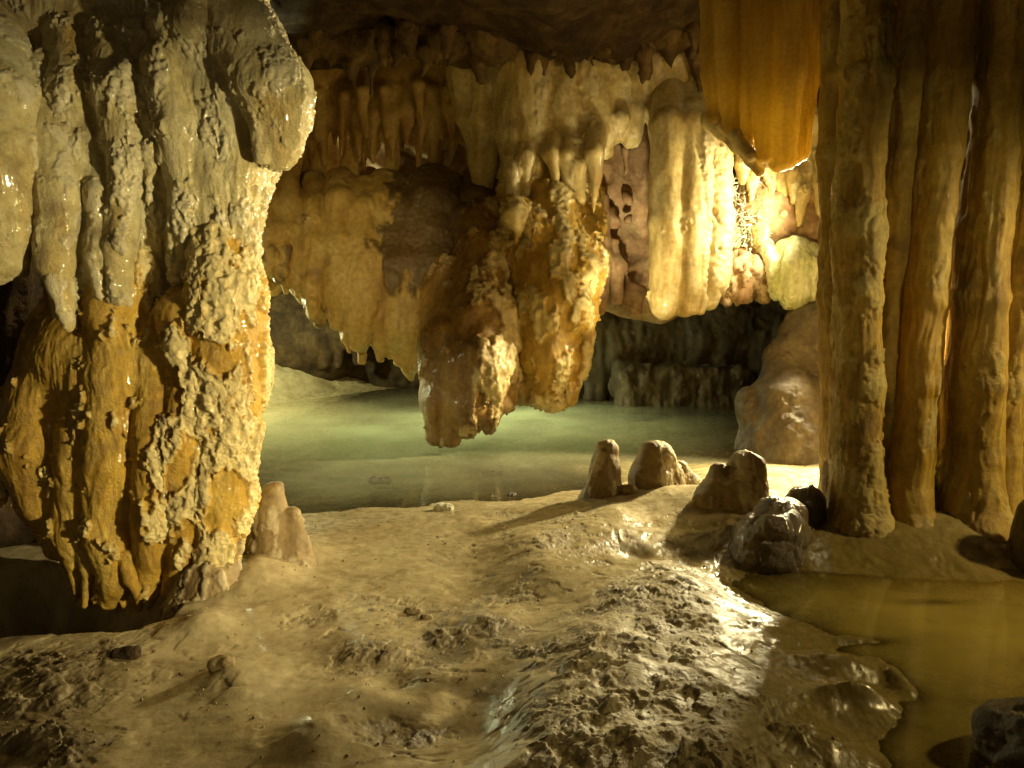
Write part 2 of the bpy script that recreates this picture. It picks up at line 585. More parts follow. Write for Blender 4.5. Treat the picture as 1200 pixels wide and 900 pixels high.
# ------------------------------------------------------------------ ground
def poly_sd(x, y, pts):
    """signed distance to a closed polygon (negative inside)"""
    pts = np.array(pts)
    d = np.full(x.shape, 1e9, np.float32)
    ins = np.zeros(x.shape, bool)
    n = len(pts)
    for i in range(n):
        ax_, ay_ = pts[i]
        bx_, by_ = pts[(i + 1) % n]
        ex, ey = bx_ - ax_, by_ - ay_
        t = np.clip(((x - ax_) * ex + (y - ay_) * ey) / (ex * ex + ey * ey + 1e-12), 0, 1)
        d = np.minimum(d, np.hypot(x - ax_ - t * ex, y - ay_ - t * ey))
        cr = ((ay_ > y) != (by_ > y)) & (x < (bx_ - ax_) * (y - ay_) / (by_ - ay_ + 1e-12) + ax_)
        ins ^= cr
    return np.where(ins, -d, d)


def line_d(x, y, pts):
    d = np.full(x.shape, 1e9, np.float32)
    for (a, b) in zip(pts[:-1], pts[1:]):
        ex, ey = b[0] - a[0], b[1] - a[1]
        t = np.clip(((x - a[0]) * ex + (y - a[1]) * ey) / (ex * ex + ey * ey + 1e-12), 0, 1)
        d = np.minimum(d, np.hypot(x - a[0] - t * ex, y - a[1] - t * ey))
    return d


def blob(x, y, u, v, ru, rv, rot=0.0):
    c = G(u, v)
    rx = MP(ru, c[1])
    ry = (G(u, max(v - rv, 345))[1] - G(u, v + rv)[1]) / 2
    dx, dy = x - c[0], y - c[1]
    if rot:
        cs, sn = math.cos(rot), math.sin(rot)
        dx, dy = dx * cs + dy * sn, -dx * sn + dy * cs
    return np.exp(-(dx / rx) ** 2 - (dy / ry) ** 2)


POOL = [G(u, v) for u, v in [(230, 640), (300, 606), (400, 600), (520, 592), (600, 588), (680, 575), (740, 560), (800, 552), (870, 546), (905, 542),
                             (900, 520), (880, 500), (960, 470), (900, 455), (560, 448), (455, 455), (380, 466), (300, 476), (200, 478), (120, 500)]]
PUDDLE = [G(u, v) for u, v in [(885, 672), (950, 662), (1080, 676), (1200, 680), (1400, 690), (1500, 780), (1300, 830), (1190, 850), (1130, 900), (1130, 990),
                               (990, 990), (1005, 900), (1030, 850), (1030, 815), (1000, 775), (950, 740), (905, 712), (870, 690)]]
RIDGE = [G(u, v) for u, v in [(760, 675), (700, 705), (640, 760), (585, 830), (550, 900), (520, 980)]]


def ground_height(x, y):
    p3 = np.stack([x, y, np.zeros_like(x)], 1).astype(np.float32)
    z = 0.035 + 0.02 * fbm(p3, 1.3, 3, 1) + 0.006 * fbm(p3, 7, 3, 2)
    wet = np.zeros(len(x), np.float32)      # smooth wet mud 1, rough 0
    rough = np.zeros(len(x), np.float32)
    B = lambda *a, **k: blob(x, y, *a, **k)
    # the central flowstone mound, steep on its left flank
    md = poly_sd(x, y, RIDGE + [G(u, v) for u, v in [(1010, 980), (930, 870), (895, 800), (885, 738), (870, 700), (830, 680)]])
    mound = sstep(0.16, -0.35, md)
    z = z + 0.10 * mound + 0.03 * B(760, 720, 90, 30) + 0.03 * B(690, 800, 90, 50)
    rough = rough + 0.9 * mound * (0.35 + 0.65 * sstep(-0.35, 0.05, fbm(p3, 2.6, 3, 95)))
    # hump between the stalagmites and the mound
    z = z + 0.07 * B(700, 640, 60, 22) + 0.07 * B(625, 655, 45, 25) + 0.05 * B(640, 690, 50, 20) + 0.09 * B(770, 600, 70, 22)
    z = z + 0.05 * B(720, 625, 25, 12) + 0.10 * B(860, 645, 45, 16) + 0.10 * B(850, 610, 60, 20) + 0.10 * B(640, 605, 90, 8) * 0.5
    z = z - 0.07 * B(740, 660, 30, 8)
    rough = rough + 0.5 * B(640, 640, 90, 40) + 0.6 * B(830, 650, 60, 25) + 0.4 * B(600, 720, 60, 60)
    # wet sand flat in the middle and on the left
    flat = np.clip(B(440, 660, 150, 45) + B(200, 800, 130, 60) + B(520, 650, 70, 30), 0, 1)
    z = z - 0.02 * B(520, 660, 80, 45) - 0.03 * B(555, 690, 40, 30)
    rough = rough * (1 - 0.8 * flat)
    rough = rough + 0.45 * np.clip(B(440, 722, 45, 10) + B(365, 740, 40, 14) + B(485, 725, 30, 14), 0, 1)
    # dark grainy band and lumps at the lower middle
    z = z + 0.05 * B(428, 842, 48, 24) + 0.05 * B(372, 884, 56, 26) + 0.04 * B(430, 780, 60, 20) + 0.04 * B(570, 745, 50, 22)
    rough = rough + 0.7 * np.clip(B(520, 770, 70, 30) + B(480, 880, 70, 22) + B(420, 790, 60, 20), 0, 1)
    z = z - 0.04 * B(460, 815, 36, 22) - 0.05 * B(560, 860, 55, 50) + 0.05 * B(280, 815, 50, 28)
    # rubble at the lower left
    lm = np.clip(B(60, 820, 95, 50) + B(60, 900, 70, 30), 0, 1)
    z = z + 0.07 * lm
    rough = rough + 1.0 * lm
    pit = poly_sd(x, y, [G(u, v) for u, v in [(-300, 775), (-60, 764), (60, 757), (150, 752), (196, 744), (206, 725), (190, 690), (-100, 660), (-400, 680)]]) + 0.03 * fbm(p3, 6, 3, 131)
    pit = sstep(0.05, -0.10, pit)
    # foot of the left formation and the right column
    z = z + 0.10 * B(320, 665, 50, 20) + 0.10 * B(300, 695, 45, 22) + 0.05 * B(240, 750, 40, 16)
    z = z + 0.16 * B(1080, 640, 150, 22)
    # lumps by the puddle
    z = z + 0.05 * B(900, 745, 60, 22) + 0.06 * B(960, 790, 50, 18) + 0.05 * B(985, 830, 60, 18) + 0.05 * B(930, 850, 60, 30) + 0.06 * B(960, 890, 60, 20)
    z = z + 0.05 * B(1000, 790, 40, 14)
    rough = rough * (1 - 0.8 * np.clip(B(565, 850, 50, 55) + B(400, 860, 60, 30), 0, 1))
    rough = np.clip(rough, 0, 1.2)
    # far bank
    bank = sstep(0.0, 1.2, poly_sd(x, y, POOL)) * sstep(9.5, 10.5, y)
    z = z + 0.45 * bank + 0.05 * bank * fbm(p3, 3, 3, 31)
    z = z - 0.5 * pit
    # relief of the rough parts: flakes, grains
    f1, f2, rid = worley(p3, 15.0, 5, (1, 0.8, 1))
    g1, g2, gid = worley(p3 + 3.1, 34.0, 6)
    ca, sa = math.cos(0.6), math.sin(0.6)
    pr = np.stack([(x * ca + y * sa) * 0.55, -x * sa + y * ca, np.zeros_like(x)], 1)
    pr = pr + 0.06 * fbm(p3, 5, 3, 77)[:, None]
    tr = 0.009 * terrace(2.6 * fbm(pr, 5.5, 5, 78, 0.55) + 3, 0.15) + 0.005 * terrace(3.4 * fbm(pr, 15, 4, 79, 0.55) + 3, 0.2)
    tr = tr + 0.002 * ridged(pr, 9, 3, 178)
    w1, w2, wid = worley(pr + 0.03 * fbm(p3, 12, 2, 90)[:, None], 11.0, 91)
    flake = sstep(0.0, 0.10, w2 - w1) * (0.4 + wid)
    grain = np.sqrt(np.clip(1 - (g1 / 0.75) ** 2, 0, 1)) * (0.3 + 0.7 * gid)
    patch = sstep(-0.25, 0.3, fbm(p3, 4.0, 3, 8))
    isl = np.clip(B(975, 790, 70, 34) + B(935, 860, 60, 34) + B(1010, 765, 45, 16) + B(1000, 705, 60, 14) + 0.7 * B(1110, 705, 60, 12), 0, 1)
    amp = np.clip(0.5 + 0.6 * rough + 0.25 * isl, 0, 1.1)
    pw = p3 + 0.035 * np.stack([fbm(p3, 8, 3, 301), fbm(p3, 8, 3, 302), 0 * x], 1)
    pw = np.stack([pw[:, 0] * ca + pw[:, 1] * sa, (-pw[:, 0] * sa + pw[:, 1] * ca) * 1.35, 0 * x], 1)
    sca = 0.022 * scales(pw, 5.0, 1) + 0.006 * scales(pw + .5, 12.0, 2)
    R = amp * (0.8 * (tr - 0.036) + sca * (0.3 + 0.9 * patch) + 0.003 * grain * sstep(0, .35, fbm(p3, 3, 3, 92)) + 0.0025 * fbm(p3, 13, 4, 12, 0.5) + 0.014 * fbm(p3, 2.8, 3, 112))
    bias = 0.021 - 0.030 * np.clip(rough, 0, 1) - 0.012 * isl
    dlt = R - bias
    kf = 0.006
    hh = np.clip(0.5 + 0.5 * dlt / kf, 0, 1)
    fill = 1 - hh
    z = z + bias + dlt * hh + kf * hh * (1 - hh) * 0.5 + fill * 0.003 * terrace(2.2 * fbm(pr, 2.2, 5, 93, 0.5) + 3, 0.12) * (1 - isl)
    z = z + 0.0016 * fbm(p3, 60, 3, 14) * (0.08 + hh) + 0.012 * isl + 0.05 * (B(1012, 752, 42, 5) + B(1092, 706, 46, 4) + B(1052, 800, 16, 18) + B(1000, 830, 40, 6))
    # cut the basins
    sd = poly_sd(x, y, POOL) + 0.16 * fbm(p3, 1.8, 5, 40)
    pool = sstep(0.7, 0.0, sd)
    z = z * (1 - pool * 0.9) - 0.004 * pool - 0.10 * np.clip(-sd, 0, 2.6) * (1 + 0.5 * fbm(p3, 1.5, 3, 43))
    sp = poly_sd(x, y, PUDDLE) + 0.16 * fbm(p3, 2.6, 5, 41, 0.6)
    z = z - 0.12 * sstep(0.6, -0.75, sp - .14)
    lump = np.clip(B(428, 842, 45, 24) + B(372, 878, 50, 26) + B(560, 850, 50, 50), 0, 1)
    wet = np.clip(sstep(0.5, -0.1, sp) + 0.8 * fill * (1 - 0.6 * mound) + lump + 0.6 * flat + 0.5 * sstep(0.4, 0.0, sd), 0, 1)
    silt = sstep(-0.5, -2.2, sd)
    dark = np.clip(1.4 * lm + pit + B(530, 800, 60, 60) + 0.9 * B(480, 870, 90, 30) + 1.0 * B(980, 830, 80, 60) + 0.8 * B(1000, 700, 90, 30) + 0.6 * B(1080, 650, 200, 26)  + 0.7 * B(420, 785, 60, 16)  # pit term: shade of the void put into the mud colour
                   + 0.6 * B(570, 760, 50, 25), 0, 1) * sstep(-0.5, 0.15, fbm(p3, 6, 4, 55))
    # under-side of the cave rises at the sides
    z = z + 1.2 * sstep(4.5, 9.0, np.abs(x)) + 1.5 * sstep(13.5, 18, y)
    olive = sstep(1.1, 0.0, sp + .12 * fbm(p3, 3, 3, 141))
    return z, np.clip(hh, 0, 1), wet, silt, dark, olive


def axis(lo, hi, f):
    t = [lo]
    while t[-1] < hi:
        t.append(t[-1] + f(t[-1]))
    return np.array(t)


def ground_mat():
    m, nt = nodes('cave_mud')
    L = nt.links.new
    geo = N_(nt, 'ShaderNodeTexCoord').outputs['Object']
    A = lambda k: N_(nt, 'ShaderNodeAttribute', attribute_name=k).outputs['Fac']
    n1 = noise(nt, geo, 2.2, 5, 0.6, 0.3)
    n2 = noise(nt, geo, 16, 6, 0.65)
    n3 = noise(nt, geo, 70, 4, 0.6)
    col = ramp(nt, n1, [(0.3, (0.28, 0.22, 0.115)), (0.5, (0.41, 0.335, 0.19)), (0.7, (0.49, 0.415, 0.25))])
    col = mix(nt, 1.0, col, ramp(nt, n2, [(0.3, (0.7, 0.68, 0.64)), (0.65, (1.06, 1.06, 1.06))]), 'MULTIPLY')
    rc = mix(nt, n2, (0.12, 0.09, 0.04), (0.44, 0.355, 0.2))
    col = mix(nt, mrange(nt, A('rough'), 0, 1, 0, 0.8), col, rc)
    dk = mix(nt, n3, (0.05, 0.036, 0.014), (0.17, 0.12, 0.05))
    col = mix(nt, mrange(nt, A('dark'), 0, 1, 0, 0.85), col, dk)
    col = mix(nt, A('olive'), col, mix(nt, n2, (0.11, 0.08, 0.02), (0.25, 0.19, 0.06)))
    sl = mix(nt, n1, (0.22, 0.24, 0.12), (0.42, 0.42, 0.25))
    sp = ramp(nt, noise(nt, geo, 9, 5, 0.7), [(0.60, (0, 0, 0)), (0.70, (0.7, 0.7, 0.7))])
    sl = mix(nt, sp, sl, (0.05, 0.055, 0.03))
    col = mix(nt, A('silt'), col, sl)
    bs = N_(nt, 'ShaderNodeBsdfPrincipled')
    L(col, bs.inputs['Base Color'])
    rr = mrange(nt, noise(nt, geo, 8, 4, 0.6), 0.35, 0.65, 0.5, 0.85)
    w = N_(nt, 'ShaderNodeMix', data_type='FLOAT')
    L(A('wet'), w.inputs[0])
    L(rr, w.inputs[2])
    L(mrange(nt, n2, 0.35, 0.65, 0.16, 0.42), w.inputs[3])
    L(w.outputs[0], bs.inputs['Roughness'])
    bp = N_(nt, 'ShaderNodeBump')
    L(mrange(nt, A('wet'), 0, 1, 0.5, 0.12), bp.inputs['Strength'])
    bp.inputs['Distance'].default_value = 0.01
    ad = N_(nt, 'ShaderNodeMath', operation='MULTIPLY_ADD')
    L(noise(nt, geo, 160, 4, 0.6), ad.inputs[0])
    ad.inputs[1].default_value = 0.3
    L(n3, ad.inputs[2])
    L(ad.outputs[0], bp.inputs['Height'])
    L(bp.outputs[0], bs.inputs['Normal'])
    out = N_(nt, 'ShaderNodeOutputMaterial')
    L(bs.outputs[0], out.inputs[0])
    return m


def build_ground():
    xs_ = axis(0, 13, lambda t: 0.0055 if t < 2.4 else 0.0055 + 0.05 * (t - 2.4))
    xs = np.concatenate([-xs_[:0:-1], xs_])
    ys = axis(-6, 19, lambda t: 0.15 if t < 2.0 else (0.0055 * (t / 2.6) ** 1.35))
    X, Y = np.meshgrid(xs, ys)
    x, y = X.ravel().astype(np.float32), Y.ravel().astype(np.float32)
    z, rough, wet, silt, dark, olive = ground_height(x, y)
    V = np.stack([x, y, z], 1)
    nx, ny = len(xs), len(ys)
    i = (np.arange(ny - 1)[:, None] * nx + np.arange(nx - 1)[None]).ravel()
    Q = np.stack([i, i + 1, i + nx + 1, i + nx], 1)
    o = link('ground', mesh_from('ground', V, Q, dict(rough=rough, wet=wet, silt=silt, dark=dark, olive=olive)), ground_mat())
    tag(o, 'tan muddy cave floor with a rough cracked mound', None, None, 'structure')


def zg(x, y):
    return float(ground_height(np.array([x, x], np.float32), np.array([y, y], np.float32))[0][0])


def water(name, x0, x1, y0, y1, step, z, col, body, deep, m0, m1, dmax, label):
    """murky water: the deeper it stands over the bed, the less of the bed shows"""
    m, nt = nodes(name)
    L = nt.links.new
    geo = N_(nt, 'ShaderNodeTexCoord').outputs['Object']
    dep = N_(nt, 'ShaderNodeAttribute', attribute_name='depth').outputs['Fac']
    tr = N_(nt, 'ShaderNodeBsdfTransparent')
    tr.inputs[0].default_value = (*col, 1)
    df = N_(nt, 'ShaderNodeBsdfDiffuse')
    b = mix(nt, mrange(nt, dep, 0, dmax, 0, 1), body, deep)
    sp = ramp(nt, noise(nt, geo, 7, 6, 0.75, 0.3), [(0.60, (1, 1, 1)), (0.72, (0.45, 0.45, 0.4))])
    b = mix(nt, 0.55, b, sp, 'MULTIPLY')
    L(mix(nt, 0.4, b, ramp(nt, noise(nt, geo, 1.6, 5, 0.65, 0.5), [(0.3, (0.6, 0.6, 0.6)), (0.7, (1.3, 1.3, 1.3))]), 'MULTIPLY'), df.inputs[0])
    mx = N_(nt, 'ShaderNodeMixShader')
    L(mrange(nt, dep, 0, dmax, m0, m1), mx.inputs[0])
    L(tr.outputs[0], mx.inputs[1])
    L(df.outputs[0], mx.inputs[2])
    gl = N_(nt, 'ShaderNodeBsdfGlossy')
    gl.inputs['Roughness'].default_value = 0.05
    bp = N_(nt, 'ShaderNodeBump')
    bp.inputs['Strength'].default_value = 0.08
    bp.inputs['Distance'].default_value = 0.01
    L(noise(nt, geo, 6, 3, 0.5), bp.inputs['Height'])
    L(bp.outputs[0], gl.inputs['Normal'])
    fr = N_(nt, 'ShaderNodeFresnel')
    fr.inputs[0].default_value = 1.25
    m2 = N_(nt, 'ShaderNodeMixShader')
    L(fr.outputs[0], m2.inputs[0])
    L(mx.outputs[0], m2.inputs[1])
    L(gl.outputs[0], m2.inputs[2])
    out = N_(nt, 'ShaderNodeOutputMaterial')
    L(m2.outputs[0], out.inputs[0])
    xs, ys = np.arange(x0, x1, step), np.arange(y0, y1, step)
    X, Y = np.meshgrid(xs, ys)
    x, y = X.ravel().astype(np.float32), Y.ravel().astype(np.float32)
    h = ground_height(x, y)[0]
    nx = len(xs)
    i = (np.arange(len(ys) - 1)[:, None] * nx + np.arange(nx - 1)[None]).ravel()
    Q = np.stack([i, i + 1, i + nx + 1, i + nx], 1)
    keep = (h[Q] < z + 0.06).any(1)
    Q = Q[keep]
    us, inv = np.unique(Q, return_inverse=True)
    V = np.stack([x, y, np.full_like(x, z)], 1)[us]
    o = link(name, mesh_from(name, V, inv.reshape(Q.shape), {'depth': np.clip(z - h[us], 0, 2)}), m)
    tag(o, label, None, None, 'structure')


build_ground()
water('pool_water', -6, 6, 5.0, 13.5, 0.06, 0.0, (0.97, 0.97, 0.9), (0.55, 0.50, 0.31), (0.45, 0.47, 0.28), 0.04, 0.82, 0.3,
      'still green cave pool behind the stalagmites')
water('puddle_water', 0.6, 4.2, 1.6, 4.9, 0.025, 0.002, (0.85, 0.75, 0.45), (0.46, 0.36, 0.10), (0.42, 0.325, 0.07), 0.08, 0.9, 0.08,
      'shallow olive muddy puddle at the foot of the column')


# ------------------------------------------------------------------ cave shell
def shell(name, label, fn, nu, nv, mat, seed, amp):
    U, W = np.meshgrid(np.linspace(0, 1, nu), np.linspace(0, 1, nv))
    V = fn(U.ravel(), W.ravel())
    i = (np.arange(nv - 1)[:, None] * nu + np.arange(nu - 1)[None]).ravel()
    Q = np.stack([i, i + 1, i + nu + 1, i + nu], 1)
    Nn = normals(V, Q)
    d = amp * (fbm(V, 0.6, 4, seed) + 0.25 * ridged(V, 2.2, 3, seed + 4, (1, 1, 0.5)) + 0.08 * fbm(V, 9, 3, seed + 8))
    V = V + Nn * d[:, None]
    o = link(name, mesh_from(name, V, Q, {'crust': np.zeros(len(V))}), mat)
    tag(o, label, None, None, 'structure')
    return o


def wall_fn(u, w):
    a = u * 2 * math.pi - math.pi / 2 - math.pi
    rx, ry = 8.5, 10.5
    x, y = np.cos(a) * rx, 4.5 + np.sin(a) * ry
    return np.stack([x, y, -0.8 + w * 6.5], 1)


def ceil_fn(u, w):
    x, y = -10 + 20 * u, -7 + 24 * w
    z = 3.6 + 0.27 * sstep(5, 7.5, y) - 1.0 * sstep(8.8, 10.5, y) - 0.25 * sstep(1.5, 4, np.abs(x))
    return np.stack([x, y, z], 1)


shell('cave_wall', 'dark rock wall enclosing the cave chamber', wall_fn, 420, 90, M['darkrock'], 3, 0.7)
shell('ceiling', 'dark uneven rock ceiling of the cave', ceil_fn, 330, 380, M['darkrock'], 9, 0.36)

# ------------------------------------------------------------------ left formation
lf = thing('flowstone_column', P(235, 740, 3.85), 'huge cream and amber flowstone column with a crusted skirt, filling the picture left of the pool', 'flowstone')
f = Form(0.0058)
f.wide(-60, 40, 190, 25, 4.45, 80, k=.1).wide(-60, 200, 250, 180, 4.25, 70, k=.1)
for vv, rr in ((120, 44), (165, 46), (210, 44), (250, 36)):
    f.wide(20, vv, 270, vv, 4.09, rr, k=.08)
f.chain([(250, -140, 4.1, 60), (258, -10, 4.0, 40), (288, 50, 3.95, 38), (318, 105, 3.9, 40), (330, 140, 3.9, 28), (326, 168, 3.9, 22), (324, 180, 3.9, 16)], .05)
f.chain([(344, 120, 3.85, 18), (342, 165, 3.85, 10), (338, 178, 3.85, 6)], .02).chain([(300, 130, 3.82, 14), (306, 186, 3.83, 8)], .03)
f.chain([(230, 40, 4.0, 44), (248, 110, 3.95, 26), (252, 200, 3.9, 20), (254, 260, 3.92, 18), (252, 335, 3.95, 14)], .03)
f.chain([(270, 110, 3.95, 30), (280, 200, 3.93, 22), (282, 290, 3.95, 16), (286, 345, 3.95, 16)], .03)
f.chain([(200, 80, 3.95, 30), (214, 150, 3.88, 22), (222, 240, 3.9, 20), (216, 320, 3.95, 14)], .03)
f.chain([(188, 110, 4.0, 22), (190, 230, 4.0, 18), (188, 330, 4.04, 16)], .02).chain([(165, 50, 4.05, 26), (170, 190, 3.98, 20), (172, 330, 4.05, 18)], .02)
f.chain([(140, 40, 4.15, 30), (142, 110, 3.96, 30), (148, 190, 3.86, 20), (142, 290, 3.83, 15), (140, 350, 3.84, 8)], .02)
f.chain([(114, 70, 4.1, 24), (118, 170, 3.95, 22), (122, 250, 3.86, 14), (120, 335, 3.86, 8)], .02)
f.chain([(88, 40, 4.2, 30), (86, 115, 3.98, 30), (95, 200, 3.9, 24), (96, 290, 3.9, 14), (94, 352, 3.9, 8)], .02)
f.chain([(36, 50, 4.25, 30), (46, 120, 4.05, 28), (58, 180, 3.95, 26), (60, 250, 3.92, 18)], .03)
f.chain([(-60, 100, 3.95, 50), (-30, 190, 3.95, 46), (-25, 290, 3.95, 26)], .05)
f.chain([(60, 240, 4.35, 50), (180, 290, 4.3, 70), (240, 300, 4.25, 50)], .1)
f.chain([(215, 60, 3.9, 16), (228, 30, 3.86, 18), (236, -40, 3.86, 20)], .03).chain([(250, 0, 3.9, 14), (262, 60, 3.86, 12), (262, 90, 3.86, 8)], .02)
rl = np.random.default_rng(41)
fringe(f, rl, 25, 292, 95, 190, 330, 3.90, 6, 12, (14, 26), k=.022, dj=.05, back=.14)
fringe(f, rl, 30, 290, 150, 240, 345, 3.86, 4, 9, (16, 30), k=.018, dj=.04, back=.12)
fringe(f, rl, 150, 300, 60, 120, 230, 3.90, 5, 10, (18, 30), k=.02, dj=.05, back=.12)
build(f, 'upper_curtain', M['left'], 21, lf, flute=.010, fs=17, crust=.012, cs=7, ct=.06, pop=.004, ps=42, fine=.009, ns=62, bulge=.03, zs=.14, pits=.014, pps=34)
f = Form(0.0058)
f.wide(150, 430, 200, 430, 4.3, 110, k=.1).wide(120, 560, 200, 560, 4.25, 85, k=.1).wide(110, 340, 200, 330, 4.35, 50, k=.1)
f.chain([(262, 290, 3.98, 34), (262, 350, 3.93, 40), (266, 420, 3.92, 38), (264, 500, 3.92, 36), (258, 580, 3.92, 34), (252, 640, 3.9, 24), (250, 690, 3.9, 16)], .04)
f.chain([(290, 350, 3.95, 16), (288, 440, 3.92, 14), (284, 540, 3.92, 13), (276, 620, 3.92, 8)], .02)
f.chain([(215, 370, 3.9, 30), (222, 440, 3.86, 24), (214, 520, 3.82, 24), (218, 600, 3.83, 20), (212, 650, 3.84, 16), (200, 694, 3.85, 10)], .025)
f.chain([(185, 420, 3.9, 26), (186, 520, 3.83, 26), (180, 600, 3.82, 26), (178, 650, 3.84, 20), (174, 694, 3.86, 10)], .025)
f.chain([(150, 330, 4.05, 50), (142, 440, 3.9, 36), (132, 540, 3.85, 34), (128, 620, 3.85, 30), (138, 680, 3.86, 20), (128, 704, 3.87, 12)], .03)
f.chain([(110, 440, 3.95, 34), (98, 540, 3.9, 34), (92, 620, 3.9, 28), (108, 680, 3.93, 18), (104, 694, 3.93, 12)], .03)
f.chain([(78, 390, 4.3, 40), (62, 460, 4.05, 44), (50, 530, 3.97, 44), (55, 590, 3.96, 30), (70, 640, 3.98, 14)], .04)
f.chain([(5, 490, 4.25, 36), (0, 530, 4.08, 38), (8, 560, 4.05, 24)], .05)
f.chain([(28, 520, 3.97, 16), (30, 580, 3.95, 9), (34, 606, 3.95, 4)], .02).chain([(80, 570, 3.9, 16), (86, 640, 3.9, 9), (90, 660, 3.9, 4)], .02)
f.chain([(-8, 560, 3.95, 10), (-2, 585, 3.95, 6)], .02)
f.chain([(150, 650, 3.80, 10), (154, 682, 3.79, 7), (163, 700, 3.79, 4)], .01)
f.chain([(248, 420, 3.84, 12), (252, 560, 3.85, 14), (244, 640, 3.86, 10)], .02)
fringe(f, rl, 60, 285, 380, 480, 600, 3.84, 5, 10, (16, 28), k=.02, dj=.05, back=.14)
fringe(f, rl, 85, 262, ([85, 150, 205, 262], [610, 640, 640, 560]), 50, 78, 3.83, 6, 11, (15, 24), k=.02, dj=.03, back=.1)
build(f, 'lower_skirt', M['amber'], 31, lf, flute=.010, fs=14, crust=.020, cs=7, ct=.02, pop=.006, ps=40, fine=.008, ns=55, bulge=.03, zs=.25, pits=.018, pps=24, crest=.7,
      cmask=lambda V: 0.55 * sstep(-1.95, -1.4, V[:, 0]) - 0.36)
f = Form(0.02)  # added mass: blocks light so the void behind the column stays black
f.chain([(-140, 300, 5.0, 60), (-60, 480, 4.9, 80), (-30, 640, 4.8, 90), (-10, 760, 4.7, 80)], .1).chain([(40, 580, 5.0, 60), (80, 700, 4.9, 70)], .1).chain([(20, 330, 4.9, 60), (60, 480, 4.9, 70)], .1)
f.chain([(160, 640, 4.9, 50), (170, 740, 4.8, 60)], .1)
o = build(f, 'void_light_blocker', M['darkrock'], 29, flute=.02, fs=5, fine=.015, ns=18, bulge=.08)
tag(o, 'black mass added to block light in the void behind the cream flowstone column', 'rock')
f = Form(0.008)
f.chain([(262, 630, 3.92, 20), (248, 680, 3.86, 30), (228, 730, 3.82, 34), (225, 765, 3.82, 42)], .05)
f.chain([(262, 690, 3.98, 24), (275, 735, 4.0, 36)], .06).ball(225, 722, 3.74, 24, .04)
build(f, 'foot', M['mite'], 41, lf, flute=.01, crust=.012, cs=9, ct=.0, pop=.008, ps=34, fine=.006, bulge=.03)
for (pts, sd) in (([(-10, 40, 4.1, 40), (2, 120, 3.82, 40), (-2, 200, 3.72, 42), (4, 270, 3.7, 34), (2, 302, 3.7, 24), (-4, 322, 3.7, 12)], 1),
                  ([(56, 90, 4.05, 28), (62, 160, 3.88, 26), (66, 230, 3.78, 24), (64, 310, 3.72, 19), (74, 360, 3.72, 9), (81, 386, 3.72, 3)], 2),
                  ([(124, 150, 4.0, 18), (120, 230, 3.86, 17), (119, 300, 3.82, 13), (117, 345, 3.82, 6)], 3)):
    f = Form(0.0075)
    f.chain(pts, .03)
    build(f, 'stalactite', M['left'], 50 + sd, lf, flute=.008, fs=14, crust=.008, cs=9, ct=.12, pop=.005, ps=40, fine=.003, bulge=.015)

# ------------------------------------------------------------------ rear curtain left, with its drips
rc = thing('stalactite_curtain', P(430, 160, 8.9), 'honey coloured curtain of close-set stalactites with dark gaps, under the rear ceiling left of centre', 'flowstone curtain')
f = Form(0.0145)
f.wide(290, 60, 560, 50, 9.25, 46, k=.15)
rt = np.random.default_rng(21)
for k in range(9):
    f.ball(305 + k * 30 + rt.uniform(-8, 8), 98 + rt.uniform(-14, 8), 9.05 + rt.uniform(-.1, .1), rt.uniform(18, 30), k=.12)
fringe(f, rt, 300, 550, 112, 160, 200, 8.84, 7, 11, (13, 21))
fringe(f, rt, 306, 545, 118, 175, 232, 9.05, 6, 10, (17, 28))
fringe(f, rt, 310, 540, 85, 128, 165, 8.74, 5, 9, (22, 40), back=.4)
for (u, y1, r) in ((316, 330, 13), (350, 262, 13), (408, 238, 12), (372, 250, 8), (458, 240, 9), (505, 248, 9)):
    f.chain([(u, 110, 8.95, r + 5), (u + rt.uniform(-4, 4), (110 + y1) / 2, 8.95, r * .6), (u + rt.uniform(-6, 6), y1, 8.85, r * 1.3)], .05)
for k in range(9):
    u = 335 + k * 26 + rt.uniform(-6, 6)
    f.chain([(u, 262, 8.9, 12), (u + rt.uniform(-3, 3), 235, 8.95, 8), (u, 215, 9.0, 2.5)], .05)
build(f, 'curtain', M['curtain'], 61, rc, flute=.010, fs=10, fine=.006, ns=24, bulge=.03, bs=2.5, pop=.0)
f = Form(0.02)
f.chain([(578, 80, 8.55, 34), (572, 140, 8.5, 22), (566, 190, 8.48, 15), (566, 224, 8.48, 11)], .08)
f.chain([(548, 80, 8.6, 26), (550, 140, 8.55, 12), (552, 168, 8.55, 5)], .08).chain([(590, 100, 8.55, 20), (586, 165, 8.5, 8)], .05)
build(f, 'stalactite', M['pale'], 62, rc, flute=.012, fs=8, fine=.004, ns=18, bulge=.02, bs=3)

# pitted red rock behind the curtain
f = Form(0.03)
f.wide(250, 200, 600, 190, 9.9, 95, k=.2, sq=.5)
rg = np.random.default_rng(5)
for k in range(34):
    f.ball(rg.uniform(300, 570), rg.uniform(140, 270), 9.45, rg.uniform(8, 18), k=.04, cut=True)
o = build(f, 'pitted_rock', M['pink'], 63, flute=0, fine=.02, ns=14, bulge=.1, bs=2, pop=.03, ps=8)
tag(o, 'dark red pitted rock seen through the gaps of the honey curtain', 'rock')

